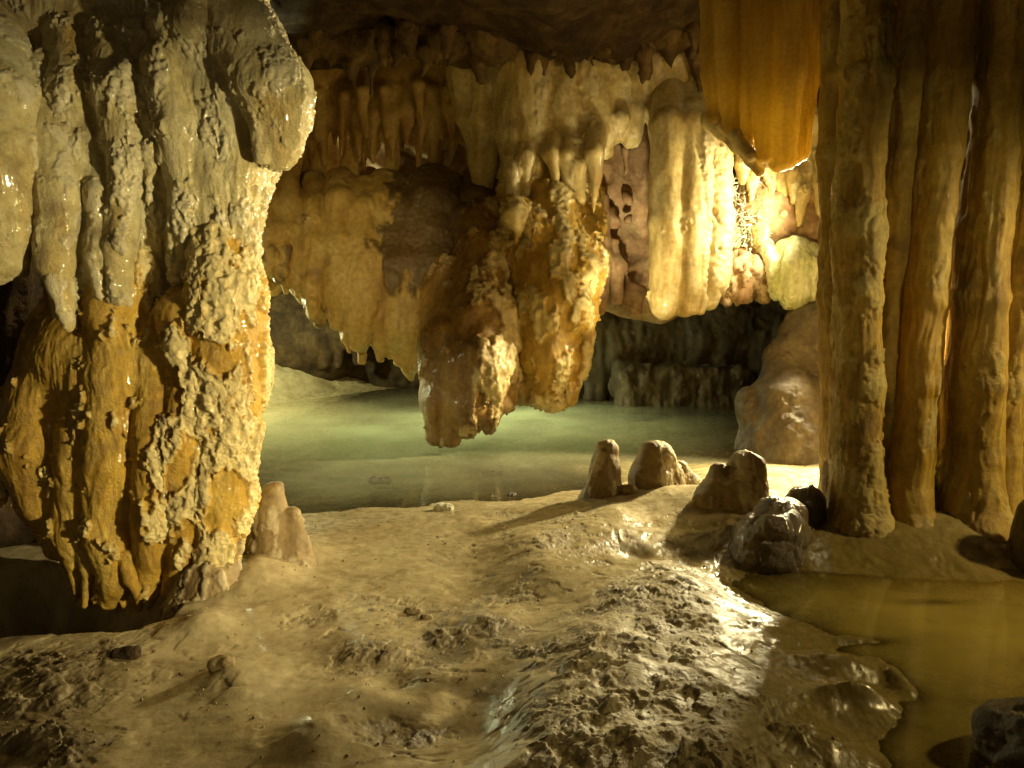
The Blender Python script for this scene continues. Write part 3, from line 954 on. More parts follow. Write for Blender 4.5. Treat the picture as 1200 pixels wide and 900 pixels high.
# ------------------------------------------------------------------ hanging mass: shelf and two pendants
hm = thing('hanging_flowstone', P(560, 470, 7.6), 'great amber flowstone mass hanging over the pool, with two knobbly pendants at its right', 'flowstone')
f = Form(0.0155)
rs = np.random.default_rng(33)
bx, bv = [296, 318, 340, 356, 373, 386, 400, 420, 434, 450, 480, 500, 560, 620], [322, 330, 342, 350, 380, 366, 398, 412, 396, 414, 438, 430, 420, 400]
f.wide(330, 285, 600, 280, 8.75, 44, k=.15).wide(430, 330, 600, 330, 8.55, 50, k=.15).wide(470, 380, 590, 370, 8.35, 36, k=.15)
u = 298
while u < 615:
    bot = float(np.interp(u, bx, bv)) + rs.uniform(-5, 4)
    top = 170 if rs.random() < .4 and u < 425 else 236 + rs.uniform(-14, 12)
    r = rs.uniform(10, 17)
    dd = 8.36 - 0.0009 * (u - 300) + rs.uniform(-.10, .10)
    f.chain([(u, top - 14, dd + .6, r), (u, top + 12, dd + .3, r), (u + rs.uniform(-3, 3), top * .6 + bot * .4, dd + .12, r * 1.2), (u + rs.uniform(-3, 3), top * .25 + bot * .75, dd, r), (u + rs.uniform(-3, 3), bot - r * .5, dd, r * .5)], .07)
    u += rs.uniform(9, 17)
for (u, v) in ((310, 318), (334, 336), (374, 372), (404, 392), (444, 404), (478, 430)):
    f.chain([(u, v - 45, 8.3, 13), (u + 1, v - 10, 8.25, 7), (u + 1, v + 8, 8.25, 3)], .04)
fringe(f, rs, 300, 500, (bx, [q - 26 for q in bv]), 22, 38, 8.2, 5, 9, (12, 22), dj=.06)
build(f, 'shelf', M['shelf'], 71, hm, flute=.022, fs=6, fine=.010, ns=24, bulge=.04, bs=2.4, zs=.2, crust=.025, cs=3, ct=.0, crest=.1,
      cmask=lambda V: 1.2 * sstep(-1.6, -.7, V[:, 0]) * sstep(1.25, 1.9, V[:, 2]) - .4)
f = Form(0.0145)
f.chain([(572, 270, 8.3, 34), (568, 330, 7.95, 38), (566, 385, 7.64, 40), (560, 430, 7.52, 44), (552, 470, 7.5, 36)], .08)
f.chain([(530, 330, 8.1, 34), (522, 400, 7.65, 30), (514, 470, 7.5, 22), (512, 508, 7.48, 14)], .06).chain([(525, 470, 7.46, 18), (528, 515, 7.45, 11)], .04)
f.chain([(548, 480, 7.43, 18), (548, 502, 7.43, 13)], .04).chain([(572, 460, 7.45, 20), (572, 494, 7.43, 13)], .03)
f.chain([(594, 370, 7.55, 16), (594, 440, 7.5, 13), (590, 474, 7.47, 9)], .04)
rp = np.random.default_rng(4)
fringe(f, rp, 508, 596, ([508, 530, 560, 580, 600], [470, 482, 470, 455, 420]), 22, 36, 7.42, 6, 9, (11, 18), dj=.05)
build(f, 'pendant', M['brown_amber'], 72, hm, flute=.012, fs=7, crust=.03, cs=4.0, ct=.10, pop=.008, ps=20, fine=.012, ns=28, bulge=.05, bs=3, pits=.02, pps=14, crest=.8,
      cmask=lambda V: 0.5 * sstep(-0.6, -0.1, V[:, 0]) - 0.25)
f = Form(0.0145)
f.chain([(636, 120, 8.8, 34), (642, 200, 8.5, 38), (648, 260, 8.12, 40), (650, 310, 7.85, 42), (648, 360, 7.7, 42), (640, 420, 7.65, 34), (634, 462, 7.65, 18)], .08)
f.chain([(668, 150, 8.6, 28), (678, 230, 8.3, 24), (687, 275, 7.95, 18), (693, 320, 7.7, 12), (688, 372, 7.68, 10), (672, 430, 7.65, 14), (664, 468, 7.65, 10)], .05)
f.chain([(606, 210, 8.5, 22), (611, 300, 7.95, 24), (614, 400, 7.75, 18), (620, 464, 7.7, 12)], .06).chain([(644, 440, 7.62, 20), (648, 470, 7.62, 10)], .04)
fringe(f, rp, 616, 676, 440, 462, 482, 7.6, 6, 9, (11, 17), dj=.05)
fringe(f, rp, 605, 690, ([605, 640, 690], [240, 270, 300]), 40, 80, 7.62, 6, 10, (14, 24), dj=.06)
build(f, 'pendant', M['amber'], 73, hm, flute=.014, fs=8, crust=.026, cs=5, ct=-.02, pop=.010, ps=20, fine=.014, ns=28, bulge=.05, bs=3, pits=.022, pps=14, crest=.7)

# ------------------------------------------------------------------ pale drapery at centre top
pd = thing('pale_drapery', P(690, 150, 8.6), 'wide pale cream drapery with a bright torn lower edge, centre top above the knobbly pendant', 'drapery')
f = Form(0.018)
f.wide(590, 85, 830, 75, 8.9, 52, k=.15)
for pts in ([(615, 80, 8.4, 38), (618, 160, 8.3, 34), (620, 235, 8.2, 26)], [(655, 90, 8.4, 32), (668, 180, 8.3, 28), (680, 250, 8.2, 18), (692, 298, 8.15, 5)],
            [(690, 90, 8.4, 30), (700, 150, 8.35, 26), (708, 176, 8.3, 12)], [(725, 90, 8.4, 26), (732, 150, 8.35, 16), (738, 166, 8.3, 8)],
            [(742, 70, 8.3, 14), (746, 130, 8.25, 10), (745, 156, 8.25, 6)], [(770, 80, 8.4, 30), (772, 125, 8.35, 18)],
            [(800, 80, 8.4, 30), (804, 130, 8.35, 18), (806, 150, 8.3, 7)], [(825, 90, 8.4, 24), (830, 140, 8.35, 10)]):
    f.chain(pts, .06)
rd = np.random.default_rng(8)
fringe(f, rd, 596, 820, ([590, 640, 690, 700, 730, 760, 790, 825], [170, 190, 220, 140, 130, 120, 118, 118]), 28, 52, 8.22, 6, 10, (13, 21), dj=.06)
fringe(f, rd, 600, 820, 78, 105, 150, 8.26, 7, 12, (20, 34), dj=.08)
fringe(f, rd, 600, 700, 150, 235, 305, 7.98, 6, 10, (13, 20), dj=.08, back=.3)
build(f, 'drapery', M['pale'], 81, pd, flute=.012, fs=10, crust=.010, cs=5, ct=.2, pop=.006, ps=22, fine=.006, ns=24, bulge=.03, bs=2.5)

f = Form(0.018)
rk = np.random.default_rng(61)
for k in range(24):
    f.ball(292 + k * 23 + rk.uniform(-9, 9), 40 + rk.uniform(-16, 12), 8.15 + rk.uniform(-.2, .1), rk.uniform(16, 28), k=.12)
fringe(f, rk, 300, 825, 48, 70, 98, 8.0, 5, 10, (14, 34), dj=.12, back=.15)
fringe(f, rk, 300, 825, 20, 42, 72, 7.8, 5, 10, (26, 60), dj=.15, back=.2)
o = build(f, 'ceiling_ledge', M['ledge'], 66, flute=.01, fs=9, fine=.014, ns=18, bulge=.05, crust=.02, cs=4, ct=.1)
tag(o, 'dark ragged brown rock ledge with stubby drips, along the top of the rear curtains', 'rock ledge')

# ------------------------------------------------------------------ lit rib
f = Form(0.015)
f.chain([(786, 100, 8.4, 20), (784, 150, 7.95, 21), (783, 260, 7.8, 21), (781, 345, 7.8, 20), (779, 358, 7.8, 16)], .04)
f.chain([(815, 100, 8.4, 22), (812, 150, 7.95, 22), (808, 260, 7.8, 21), (804, 340, 7.8, 18), (802, 360, 7.8, 13)], .04)
f.chain([(822, 250, 7.82, 10), (815, 362, 7.8, 8)], .02)
f.chain([(836, 170, 8.0, 14), (838, 260, 7.9, 16), (834, 330, 7.88, 14), (830, 352, 7.88, 8)], .03).chain([(848, 250, 7.95, 9), (846, 330, 7.95, 7)], .03)
o = build(f, 'rib_stalactite', M['pale'], 91, flute=.012, fs=9, crust=.02, cs=6, ct=.2, pop=.02, ps=20, fine=.006, ns=24, bulge=.025, bs=3,
          cmask=lambda V: 1.0 * sstep(1.72, 1.86, V[:, 0]) - 0.4)
tag(o, 'thick yellow stalactite with a bright crusted right side, left of the bright crystal niche', 'stalactite')

# ------------------------------------------------------------------ orange drapery
od = thing('orange_drapery', P(895, 200, 5.62), 'broad honey orange drapery with a curled cream lip, hanging beside the tall column', 'drapery')
f = Form(0.009)
for pts in ([(834, -90, 5.74, 14), (834, 60, 5.70, 13), (836, 136, 5.69, 8)], [(852, -90, 5.68, 15), (853, 60, 5.65, 15), (856, 148, 5.65, 9)],
            [(872, -90, 5.70, 16), (874, 60, 5.66, 15), (876, 163, 5.65, 9)], [(894, -90, 5.63, 17), (894, 60, 5.59, 17), (896, 182, 5.58, 10)],
            [(914, -90, 5.67, 16), (912, 60, 5.63, 15), (912, 190, 5.60, 11)], [(934, -90, 5.66, 17), (931, 60, 5.61, 15), (925, 150, 5.58, 11), (922, 188, 5.58, 9)],
            [(952, -90, 5.78, 14), (948, 40, 5.76, 12), (938, 130, 5.70, 9), (931, 184, 5.65, 8)], [(964, -90, 5.90, 8), (960, 40, 5.88, 8), (950, 120, 5.80, 6), (938, 182, 5.72, 6)]):
    f.chain(pts, .012, sq=.7)
build(f, 'sheet', M['orange'], 95, od, flute=.008, fs=12, fine=.003, ns=35, bulge=.03, bs=3, zs=.06)
f = Form(0.008)
f.chain([(834, 140, 5.78, 11), (850, 150, 5.76, 12), (868, 166, 5.72, 12), (882, 186, 5.68, 9), (890, 202, 5.64, 5)], .03, sq=.6)
f.chain([(846, 146, 5.70, 6), (862, 158, 5.66, 7), (880, 184, 5.62, 6)], .02)
build(f, 'lip', M['pale'], 96, od, flute=.006, fs=14, fine=.004, ns=40, bulge=.02, bs=5)

# ------------------------------------------------------------------ niche behind the drapery: pitted wall, crystals, dripstone
f = Form(0.022)
f.wide(700, 220, 780, 200, 9.0, 60, k=.15, sq=.6).wide(700, 310, 770, 330, 8.9, 48, k=.15, sq=.6)
f.chain([(700, 230, 8.55, 12), (706, 300, 8.45, 11), (702, 366, 8.4, 5)], .05).chain([(716, 250, 8.6, 9), (724, 310, 8.5, 9), (722, 352, 8.48, 4)], .04).chain([(745, 310, 8.6, 14), (742, 362, 8.5, 10)], .05).chain([(734, 160, 8.62, 4), (736, 260, 8.55, 4)], .03)
for (u, v, r) in ((712, 205, 16), (745, 215, 13), (742, 160, 12), (705, 215, 10), (748, 290, 20), (752, 320, 14), (720, 270, 8), (765, 190, 10), (730, 245, 8), (718, 185, 9), (760, 230, 8)):
    f.ball(u, v, 8.54, r * 1.15, k=.03, cut=True)
o = build(f, 'pitted_wall', M['pink'], 101, flute=.02, fs=5, fine=.012, ns=16, bulge=.05, bs=3)
tag(o, 'pinkish brown rock pitted with hollows, between the pale drapery and the yellow stalactite', 'rock')
f = Form(0.018)
f.wide(880, 240, 960, 225, 8.5, 40, k=.1).wide(910, 265, 970, 260, 8.45, 26, k=.08).chain([(950, 150, 8.5, 16), (945, 200, 8.4, 14)], .05)
f.chain([(895, 200, 8.3, 10), (905, 240, 8.25, 9)], .04).chain([(918, 195, 8.25, 10), (922, 240, 8.2, 8)], .04)
for (u, v, r) in ((908, 215, 9), (932, 205, 8), (912, 250, 7), (945, 240, 8)):
    f.ball(u, v, 8.16, r, k=.03, cut=True)
o = build(f, 'knobbly_rock', M['pink'], 102, flute=.01, pop=.05, ps=9, fine=.02, ns=16, bulge=.05, bs=3)
tag(o, 'brightly lit knobbly pink rock just left of the tall column, above the green dripstone', 'rock')
f = Form(0.018)
f.wide(850, 315, 895, 320, 8.4, 30, k=.08).chain([(870, 320, 8.2, 22), (868, 345, 8.15, 10)], .05).chain([(845, 330, 8.2, 16), (848, 352, 8.2, 6)], .04)
f.chain([(893, 320, 8.2, 12), (896, 350, 8.2, 5)], .04)
o = build(f, 'veined_rock', M['pink'], 103, flute=.012, crust=.03, cs=5, ct=.05, pop=.02, ps=16, fine=.015, ns=20, bulge=.04)
tag(o, 'ragged pink rock with white crust, between the yellow stalactite and the green dripstone', 'rock')
for (uu, v0, v1, r, dd, lb) in ((846, 150, 232, 9, 8.1, 'slender cream stalactite right beside the thick yellow one'), (893, 190, 262, 9, 8.35, 'short cream stalactite above the white needle crystals'),
                                (918, 185, 250, 11, 8.2, 'cream stalactite under the tip of the orange drapery'), (948, 140, 222, 11, 8.3, 'bright cream stalactite right against the column edge')):
    f = Form(0.012)
    f.chain([(uu, v0, dd, r * 1.4), (uu + 2, (v0 + v1) / 2, dd, r), (uu, v1, dd, r * .45)], .03)
    o = build(f, 'stalactite', M['pale'], 300 + uu, flute=.01, fs=12, crust=.01, cs=8, ct=.1, pop=.006, ps=30, fine=.004, bulge=.02, bs=5)
    tag(o, lb, 'stalactite', 'cream stalactites in the bright niche')
rn = np.random.default_rng(12)
for (uu, v0, v1) in ((872, 178, 214), (882, 184, 236), (904, 180, 228), (930, 178, 238), (940, 200, 262), (957, 196, 250), (890, 270, 300), (858, 262, 296), (876, 300, 340), (852, 300, 352)):
    f = Form(0.011)
    dd, r = (8.22 if v0 > 255 else 8.12) + rn.uniform(-.06, .06), rn.uniform(6, 9)
    f.chain([(uu, v0 - 14, dd + .15, r * 1.6), (uu + rn.uniform(-2, 2), v0 * .6 + v1 * .4, dd, r), (uu + rn.uniform(-3, 3), v1, dd, r * .3)], .03)
    o = build(f, 'stalactite', M['pale'], 500 + uu, flute=.008, fs=14, crust=.01, cs=9, ct=.1, pop=.006, ps=34, fine=.004, bulge=.02, bs=6)
    tag(o, 'one of many short pointed cream stalactites crowding the bright niche', 'stalactite', 'short stalactites in the bright niche')
f = Form(0.012)
for (u, v0, v1, dd) in ((914, 300, 346, 8.02), (926, 292, 356, 7.97), (938, 288, 360, 7.95), (950, 294, 362, 7.98), (960, 302, 356, 8.03)):
    f.chain([(u - 4, v0, dd + .1, 12), (u, v0 + 18, dd, 11), (u, v1 - 6, dd, 10), (u, v1, dd, 7)], .03)
f.chain([(898, 292, 8.1, 8), (907, 304, 8.05, 8), (906, 330, 8.02, 3)], .03)
o = build(f, 'green_dripstone', M['green'], 104, flute=.022, fs=11, zs=.15, fine=.006, ns=40, bulge=.02, bs=4, crust=.01, cs=7, ct=.1)
tag(o, 'blunt pale green dripstone hanging beside the left edge of the tall column', 'stalactite')
f = Form(0.0062)
for k in range(300):
    u, v = rg.uniform(848, 892), rg.uniform(205, 292)
    a = rg.uniform(0, 6.28)
    l = rg.uniform(8, 20)
    f.chain([(u, v, 8.25 + rg.uniform(-.1, .15), 1.0), (u + math.cos(a) * l, v + math.sin(a) * l, 8.2 + rg.uniform(-.15, .1), .7)], .01)
f.wide(855, 285, 895, 283, 8.4, 14, k=.05).wide(850, 240, 890, 245, 8.55, 34, k=.05)
o = build(f, 'calcite_crystals', M['white'], 105, flute=0, fine=.0015, bulge=.003)
tag(o, 'tangle of white needle crystals in the bright niche below the orange drapery', 'crystals')

# ------------------------------------------------------------------ far grotto wall over the pool
f = Form(0.026)
f.wide(660, 400, 900, 390, 11.6, 70, k=.2).wide(660, 350, 980, 350, 11.4, 40, k=.2)
for k in range(11):
    u = 690 + k * 6 + rg.uniform(-2, 2)
    f.chain([(u, 385, 10.9, 8), (u + rg.uniform(-3, 3), rg.uniform(445, 475), 10.85, 3)], .08)
o = build(f, 'grotto_wall', M['grey'], 111, flute=.04, fs=4, fine=.02, ns=12, bulge=.1, bs=1.6)
tag(o, 'dim brown grotto wall with thin drip fringe at the far edge of the pool', 'rock wall')
f = Form(0.02)
f.wide(735, 452, 860, 452, 10.6, 20, k=.1)
for k in range(13):
    u = 732 + k * 11
    f.chain([(u, 440, 10.45, 12), (u, 476 + rg.uniform(-3, 3), 10.4, 9)], .06)
f.chain([(728, 430, 10.5, 10), (732, 475, 10.4, 8)], .05)
o = build(f, 'flowstone_bank', M['grey'], 112, flute=.03, fs=6, crust=.01, cs=4, ct=.0, pop=.015, ps=14, fine=.01, ns=20, bulge=.05)
tag(o, 'low rippled tan flowstone bank along the far waterline', 'flowstone')
f = Form(0.03)
f.wide(250, 385, 370, 395, 12.2, 60, k=.2).wide(300, 370, 480, 430, 12.6, 40, k=.2)
for k in range(16):
    u = 300 + k * 8
    f.chain([(u, 370, 11.6, 8), (u + rg.uniform(-2, 2), rg.uniform(405, 435), 11.55, 3)], .06)
o = build(f, 'dark_grotto', M['darkrock'], 113, flute=.04, fs=4, fine=.03, ns=10, bulge=.1, bs=1.6)
tag(o, 'black recess with small hanging drips above the pale far bank on the left', 'rock wall')

# ------------------------------------------------------------------ boulder in the pool
f = Form(0.014)
f.chain([(930, 425, 7.75, 34), (930, 480, 7.5, 50), (935, 545, 7.3, 60)], .05).chain([(880, 470, 7.5, 14), (900, 520, 7.4, 34), (910, 560, 7.3, 40)], .06)
f.chain([(965, 400, 7.9, 50), (980, 500, 7.7, 70)], .1)
f.chain([(900, 438, 7.15, 9), (925, 436, 7.15, 10)], .03, cut=True)
o = build(f, 'boulder', M['grey'], 121, flute=.015, fs=4, zs=.7, fine=.018, ns=15, bulge=.08, bs=2.0, facet=.05, fcs=2.2)
tag(o, 'large grey brown boulder with a small dark hole, at the right end of the pool', 'boulder')

# ------------------------------------------------------------------ stalagmites
def on_ground(u, v):
    g = G(u, v, 0.05)
    return g[1]


def mite(name, label, chains, seed, mat, parent=None, h=0.009, **kw):
    f = Form(h)
    for c in chains:
        f.chain(c, .04)
        u_, v_, d_, r_ = c[-1]
        f.ball(u_ - .25 * r_, v_ + .5 * r_, d_, r_ * 1.3, .10).ball(u_ + .5 * r_, v_ + .35 * r_, d_ - .05, r_ * .8, .08)
    a = dict(flute=.012, fs=9, zs=.35, crust=.006, cs=9, ct=.15, pop=.002, ps=40, fine=.006, ns=45, bulge=.010, bs=6, facet=.016, fcs=7)
    a.update(kw)
    o = build(f, name, mat, seed, parent, **a)
    if label:
        tag(o, label, 'stalagmite', 'stalagmites along the pool edge')
    return o


d = on_ground(703, 592)
mite('stalagmite', 'slim pointed stalagmite, leftmost of the row on the pool shore, with a pale tip',
     [[(709, 525, d, 10), (704, 596, d, 23), (702, 618, d, 30)], [(714, 528, d + .02, 8), (712, 590, d + .02, 15)]], 131, M['mite'])
d = on_ground(768, 585)
mite('stalagmite', 'tilted stalagmite with a white streaky right side and two stubs beside it',
     [[(764, 529, d, 13), (762, 560, d, 23), (763, 594, d, 29), (765, 614, d, 38)], [(776, 530, d, 9), (784, 560, d + .05, 14), (792, 595, d, 18)],
      [(796, 548, d + .1, 8), (806, 570, d + .1, 13), (812, 590, d + .1, 16)]], 132, M['mite'],
     cmask=lambda V: 0.9 * sstep(0.98, 1.06, V[:, 0]) - .3)
d = on_ground(852, 608)
mite('stalagmite', 'broad double-peaked brown stalagmite, widest of the row on the pool shore',
     [[(872, 543, d, 15), (866, 580, d, 28), (858, 616, d, 40), (856, 640, d, 50)], [(886, 543, d, 9), (890, 600, d, 12)], [(842, 552, d, 9), (838, 585, d, 20), (830, 612, d, 24), (828, 632, d, 32)]], 133, M['mite'])
d = on_ground(905, 648)
f = Form(0.009)
f.chain([(914, 606, d + .05, 20), (906, 626, d, 34), (900, 650, d, 42)], .05).chain([(886, 628, d, 12), (880, 652, d, 18)], .05)
f.chain([(944, 588, d + .4, 20), (940, 622, d + .4, 32)], .06).chain([(925, 600, d + .2, 14), (925, 640, d + .2, 24)], .05)
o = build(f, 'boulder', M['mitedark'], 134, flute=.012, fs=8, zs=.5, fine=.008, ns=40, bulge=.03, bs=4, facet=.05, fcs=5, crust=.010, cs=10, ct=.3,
          cmask=lambda V: 1.2 * sstep(.26, .44, V[:, 2]) - .55)  # glints painted bluish white into the crust colour of the top
tag(o, 'low dark wet boulder with bluish white glints painted on top, next to the tall column', 'boulder')
d = on_ground(325, 668)
mite('stalagmite', 'tan twin-peaked stalagmite standing at the right foot of the cream flowstone column',
     [[(320, 574, d, 9), (318, 610, d, 19), (318, 650, d, 28), (318, 690, d, 44)], [(343, 602, d, 7), (345, 640, d, 15), (350, 685, d, 26)]], 135, M['mite'])

# ------------------------------------------------------------------ the tall ribbed column
tc = thing('ribbed_column', P(1080, 655, 4.9), 'tall brown column of parallel stone ribs reaching from puddle to ceiling on the right', 'column')
ribs = [(980, 977, 982, 13, 5.08), (1018, 1004, 1004, 21, 4.74), (1070, 1040, 1022, 16, 4.84), (1114, 1080, 1056, 22, 4.76),
        (1148, 1112, 1098, 12, 4.92), (1178, 1146, 1134, 24, 4.72), (1224, 1188, 1162, 18, 4.84), (1092, 1062, 1042, 14, 5.34), (1042, 1022, 1014, 12, 5.2), (1164, 1130, 1118, 13, 5.2), (1130, 1096, 1080, 12, 5.22),
        (998, 990, 994, 10, 5.05)]
for k, (a, b, c, r, dd) in enumerate(ribs):
    f = Form(0.0085)
    w = lambda q: rg.uniform(-q, q) * .45
    dd += .10
    f.chain([(a + 25, -160, dd, r * 1.1), (a, 0, dd, r * 1.05), (a * .75 + b * .25 + w(3), 90, dd + w(.04), r * rg.uniform(.85, 1.15)), (a * .5 + b * .5 + w(4), 180, dd + w(.05), r * rg.uniform(.85, 1.15)),
             (a * .2 + b * .8 + w(4), 270, dd + w(.05), r * rg.uniform(.9, 1.15)), (b, 350, dd + w(.05), r), ((b + c) / 2 + w(5), 450, dd + w(.05), r * rg.uniform(.9, 1.2)),
             (b * .25 + c * .75 + w(5), 530, dd + w(.05), r * rg.uniform(1.0, 1.15)), (c, 580, dd, r * 1.3), (c, 620, dd - .02, r * 1.75), (c, 660, dd - .05, r * 2.3), (c, 710, dd - .08, r * 3.0)], .03, sq=1.45)
    build(f, 'rib', M['amber_rib'] if k == 3 else M['column'], 141 + k, tc, flute=.020, fs=11, crust=.008 if k == 1 else .004, cs=7, ct=.0 if k == 1 else .35, pop=.004 if k == 1 else 0, ps=40, fine=.004, ns=50, bulge=.014, bs=4, zs=.06, crest=.6)
f = Form(0.011)
for (u, r) in ((984, 14), (1008, 22), (1030, 22), (1062, 24), (1104, 24), (1138, 24), (1168, 24)):
    f.chain([(u + 2, 500, 5.02, r * .55), (u, 570, 5.0, r * 1.0), (u, 625, 4.95, r * 1.4), (u, 690, 4.88, r * 2.2)], .1)
build(f, 'base', M['column_base'], 151, tc, flute=.012, fs=8, fine=.008, bulge=.04, bs=4, crust=.01, cs=5, ct=.0)
f = Form(0.012)
f.chain([(1290, -160, 5.1, 40), (1255, 100, 5.1, 36), (1205, 350, 5.1, 26), (1190, 480, 5.1, 16), (1188, 520, 5.1, 10)], .05)
f.chain([(1290, 100, 5.2, 50), (1240, 350, 5.2, 40), (1215, 480, 5.2, 20)], .05)
o = build(f, 'hanging_rib', M['column'], 152, flute=.014, fs=9, fine=.005, bulge=.03)
tag(o, 'golden drip rib at the far right edge, ending above a small bright opening', 'stalactite')
d = on_ground(1190, 660)
f = Form(0.013)
f.chain([(1222, 605, d, 24), (1222, 650, d, 38)], .06)
o = build(f, 'rock_stump', M['mitedark'], 153, flute=0, fine=.008, bulge=.05, crust=.01, ct=.3)
tag(o, 'dark rock stump at the right edge beside the column base', 'rock')
f = Form(0.018)
f.wide(1130, 590, 1330, 560, 6.6, 50, k=.1)
o = build(f, 'rear_rock', M['mite'], 154, flute=0, fine=.012, bulge=.08)
tag(o, 'lit brown rock seen through the opening right of the column', 'rock')

# ------------------------------------------------------------------ loose rocks
def rock(name, u, v, ru, rv, seed, mat, label, cat='rock', squash=1.0, h=0.006, grp=None, sink=.3, **kw):
    g = G(u, v, 0.0)
    zz = max(zg(g[0], g[1]), -0.03)
    r = MP(ru, g[1])
    hz = MP(rv, g[1])
    f = Form(h)
    c = np.array([g[0], g[1], zz + hz * (1 - 2 * sink) * .5])
    f.cone(c + [-(r - hz), 0, 0], c + [(r - hz), 0, 0], hz, hz * .9, .02, squash)
    a = dict(flute=0, bulge=hz * .5, bs=.7 / max(hz, .01), fine=hz * .12, ns=3 / max(hz, .01))
    a.update(kw)
    o = build(f, name, mat, seed, **a)
    tag(o, label, cat, grp)
    return o


rock('boulder', 1225, 885, 80, 62, 161, M['grey'], 'dark rough boulder in the lower right corner, at the near edge of the puddle', 'boulder', h=.008)
rock('pebble', 520, 599, 13, 7, 162, M['white'], 'single white pebble on the wet sand at the pool edge', 'pebble', h=.005, bulge=.01)
rock('pool_stone', 445, 560, 14, 5, 163, M['grey'], 'dark flat stone lying in the shallow pool, left of centre', 'stone')
rock('pool_stone', 578, 552, 14, 4, 164, M['grey'], 'small dark stone in the shallow pool, below the knobbly pendants', 'stone')
rock('stone', 600, 580, 6, 4, 165, M['grey'], 'tiny dark stone on the sandy shore left of the slim stalagmite', 'stone')
rock('stone', 262, 812, 16, 11, 181, M['mud'], 'dark rounded stone half sunk in the mud, lower left of the floor', 'stone')
rock('stone', 485, 728, 11, 6, 182, M['mud'], 'larger of two dark stones on the wet mud in the middle of the floor', 'stone')
rock('stone', 500, 737, 8, 5, 183, M['mud'], 'smaller of two dark stones on the wet mud in the middle of the floor', 'stone')
rock('stone', 885, 662, 17, 9, 184, M['mud'], 'dark flat stone at the puddle edge below the dark wet boulder', 'stone')
rock('stone', 735, 602, 12, 9, 185, M['mite'], 'tan knob of rock on the floor below the two left stalagmites', 'stone')
rock('hole_piece', 150, 790, 20, 9, 168, M['darkrock'], 'small dark piece standing in for a hole in the mud under the cream flowstone column', 'stone')  # added dark piece that stands in for a dark hole in the mud

# ------------------------------------------------------------------ crumbs of dry mud and calcite on the floor
def crumbs():
    rc_ = np.random.default_rng(77)
    n = 9000
    y = 2.2 + 4.0 * rc_.random(n) ** 1.4
    x = (rc_.random(n) - .5) * 2 * (0.7 * y + .3)
    h, hh, wet, silt, dark, olive = ground_height(x.astype(np.float32), y.astype(np.float32))
    clump = fbm(np.stack([x, y, 0 * x], 1), 2.2, 3, 501)
    ok = (h > 0.006) & (rc_.random(n) < np.clip(0.05 + 0.5 * hh + 0.9 * np.clip(clump, 0, 1), 0, 1) * (1 - .7 * olive))
    x, y, h = x[ok], y[ok], h[ok]
    m = len(x)
    base = np.array([(1, 0, 0), (-1, 0, 0), (0, 1, 0), (0, -1, 0), (0, 0, .8), (0, 0, -.6)], float)
    sz = 0.0022 + 0.0075 * rc_.random(m) ** 3
    V = base[None] * (0.6 + 0.8 * rc_.random((m, 6, 1)))
    a = rc_.random(m) * 6.283
    ca, sa = np.cos(a)[:, None], np.sin(a)[:, None]
    V = np.stack([V[..., 0] * ca - V[..., 1] * sa * .7, V[..., 0] * sa + V[..., 1] * ca * .7, V[..., 2]], -1) * sz[:, None, None]
    V = V + np.stack([x, y, h + sz * .25], 1)[:, None, :]
    F = [(0, 2, 4), (2, 1, 4), (1, 3, 4), (3, 0, 4), (2, 0, 5), (1, 2, 5), (3, 1, 5), (0, 3, 5)]
    me = bpy.data.meshes.new('mud_crumbs')
    me.from_pydata(V.reshape(-1, 3).tolist(), [], [tuple(k * 6 + i for i in f) for k in range(m) for f in F])
    me.update()
    o = link('mud_crumbs', me, M['mud'])
    tag(o, 'scattered brown crumbs of dry mud on the cave floor', 'crumbs', None, 'stuff')


crumbs()

# ------------------------------------------------------------------ light
w = bpy.data.worlds.new('World')
S.world = w
w.use_nodes = True
bg = w.node_tree.nodes['Background']
bg.inputs[0].default_value = (1.0, 0.8, 0.45, 1)
bg.inputs[1].default_value = 0.003


def lamp(name, loc, power, col, radius=0.1, target=None, angle=120, blend=0.6):
    kind = 'SPOT' if target is not None else 'POINT'
    l = bpy.data.lights.new(name, kind)
    l.energy = power
    l.color = col
    l.shadow_soft_size = radius
    o = bpy.data.objects.new(name, l)
    C.objects.link(o)
    o.location = loc
    if target is not None:
        l.spot_size = math.radians(angle)
        l.spot_blend = blend
        o.rotation_euler = (Vector(target) - Vector(loc)).to_track_quat('-Z', 'Y').to_euler()
    return o


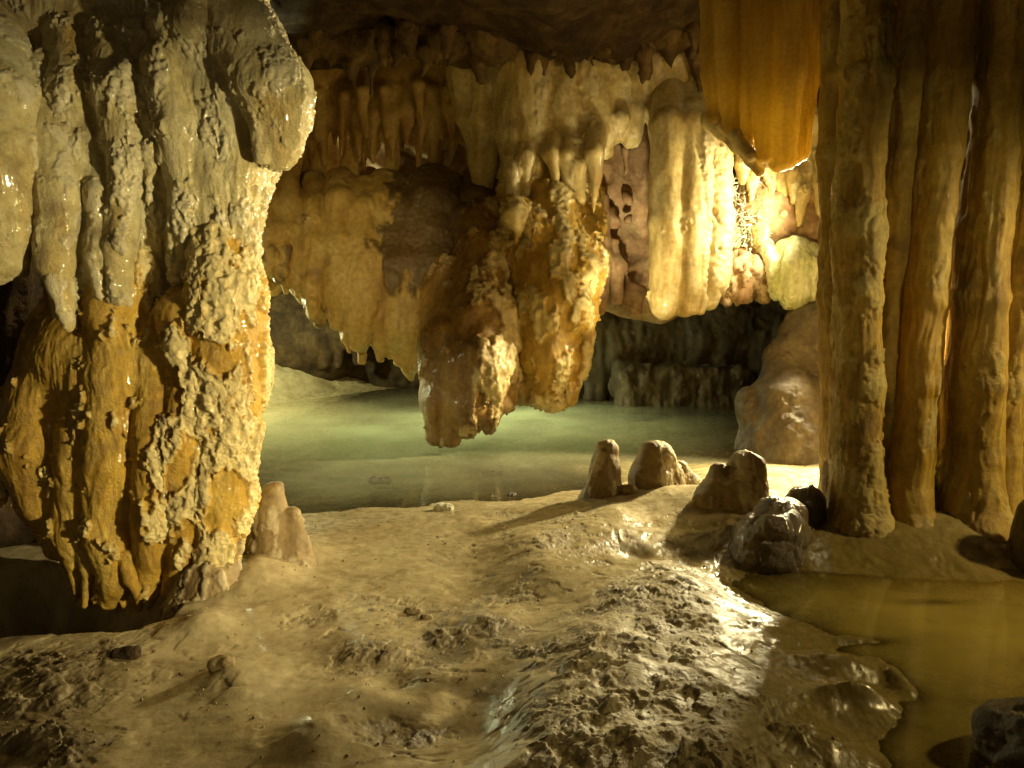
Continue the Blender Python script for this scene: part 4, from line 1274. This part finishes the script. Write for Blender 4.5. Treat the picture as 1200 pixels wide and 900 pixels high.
WARM = (1.0, 0.85, 0.47)
key = P(1000, 300, 7.35)
gt = G(560, 720)
lamp('cave_or_added_lamp', key, 1650, WARM, 0.11, (gt[0], gt[1], 0), 96, .25)
lamp('cave_or_added_lamp', P(985, 235, 7.3), 250, WARM, 0.08, P(800, 265, 8.3), 84, .6)
lamp('cave_or_added_lamp', (3.5, 2.3, 1.9), 60, (1.0, 0.80, 0.34), 0.15, P(1095, 290, 4.7), 44, .7)  # added soft lamp, right front, brings out the rib faces
lamp('cave_or_added_lamp', P(945, 135, 6.3), 18, WARM, 0.06)
lamp('cave_or_added_lamp', (2.7, 1.5, 1.1), 1250, WARM, 0.07, P(210, 425, 3.9), 43, .8)
lamp('cave_or_added_lamp', P(240, 330, 6.2), 90, (0.95, 1.0, 0.6), 0.2, (-0.8, 6.8, 0.0), 62, .9)  # added unseen lamp, brightens the water along the near shore
lamp('cave_or_added_lamp', P(250, 340, 9.4), 330, (0.95, 1.0, 0.55), 0.1)
lamp('cave_or_added_lamp', P(585, 320, 9.4), 280, (0.92, 1.0, 0.55), 0.4, P(600, 500, 8.6), 130, .5)
lamp('cave_or_added_lamp', P(225, 230, 5.3), 125, (1.0, 0.80, 0.36), 0.08, P(420, 330, 8.5), 50, .7)
p = G(772, 578)
lamp('cave_or_added_lamp', (p[0], p[1] + .35, 0.25), 430, WARM, 0.06, P(720, 250, 8.3), 36, .9)
lamp('cave_or_added_lamp', P(1058, 390, 5.06), 30, (1.0, 0.70, 0.20), 0.03)  # added lamp in the groove, gives the amber rib its glow
lamp('cave_or_added_lamp', P(1043, 530, 5.04), 30, (1.0, 0.70, 0.20), 0.03)  # second added groove lamp, lower down
lamp('cave_or_added_lamp', P(1150, 480, 5.9), 60, (1.0, 0.75, 0.3), 0.1)
lamp('cave_or_added_lamp', (5.0, 3.6, 2.4), 380, (1.0, 0.76, 0.30), 0.10, (2.2, 4.0, 0.7), 70, .7)
lamp('cave_or_added_lamp', (-0.5, -1.6, 2.4), 40, (1.0, 0.78, 0.42), 0.4)  # added weak fill behind the camera, no known lamp there
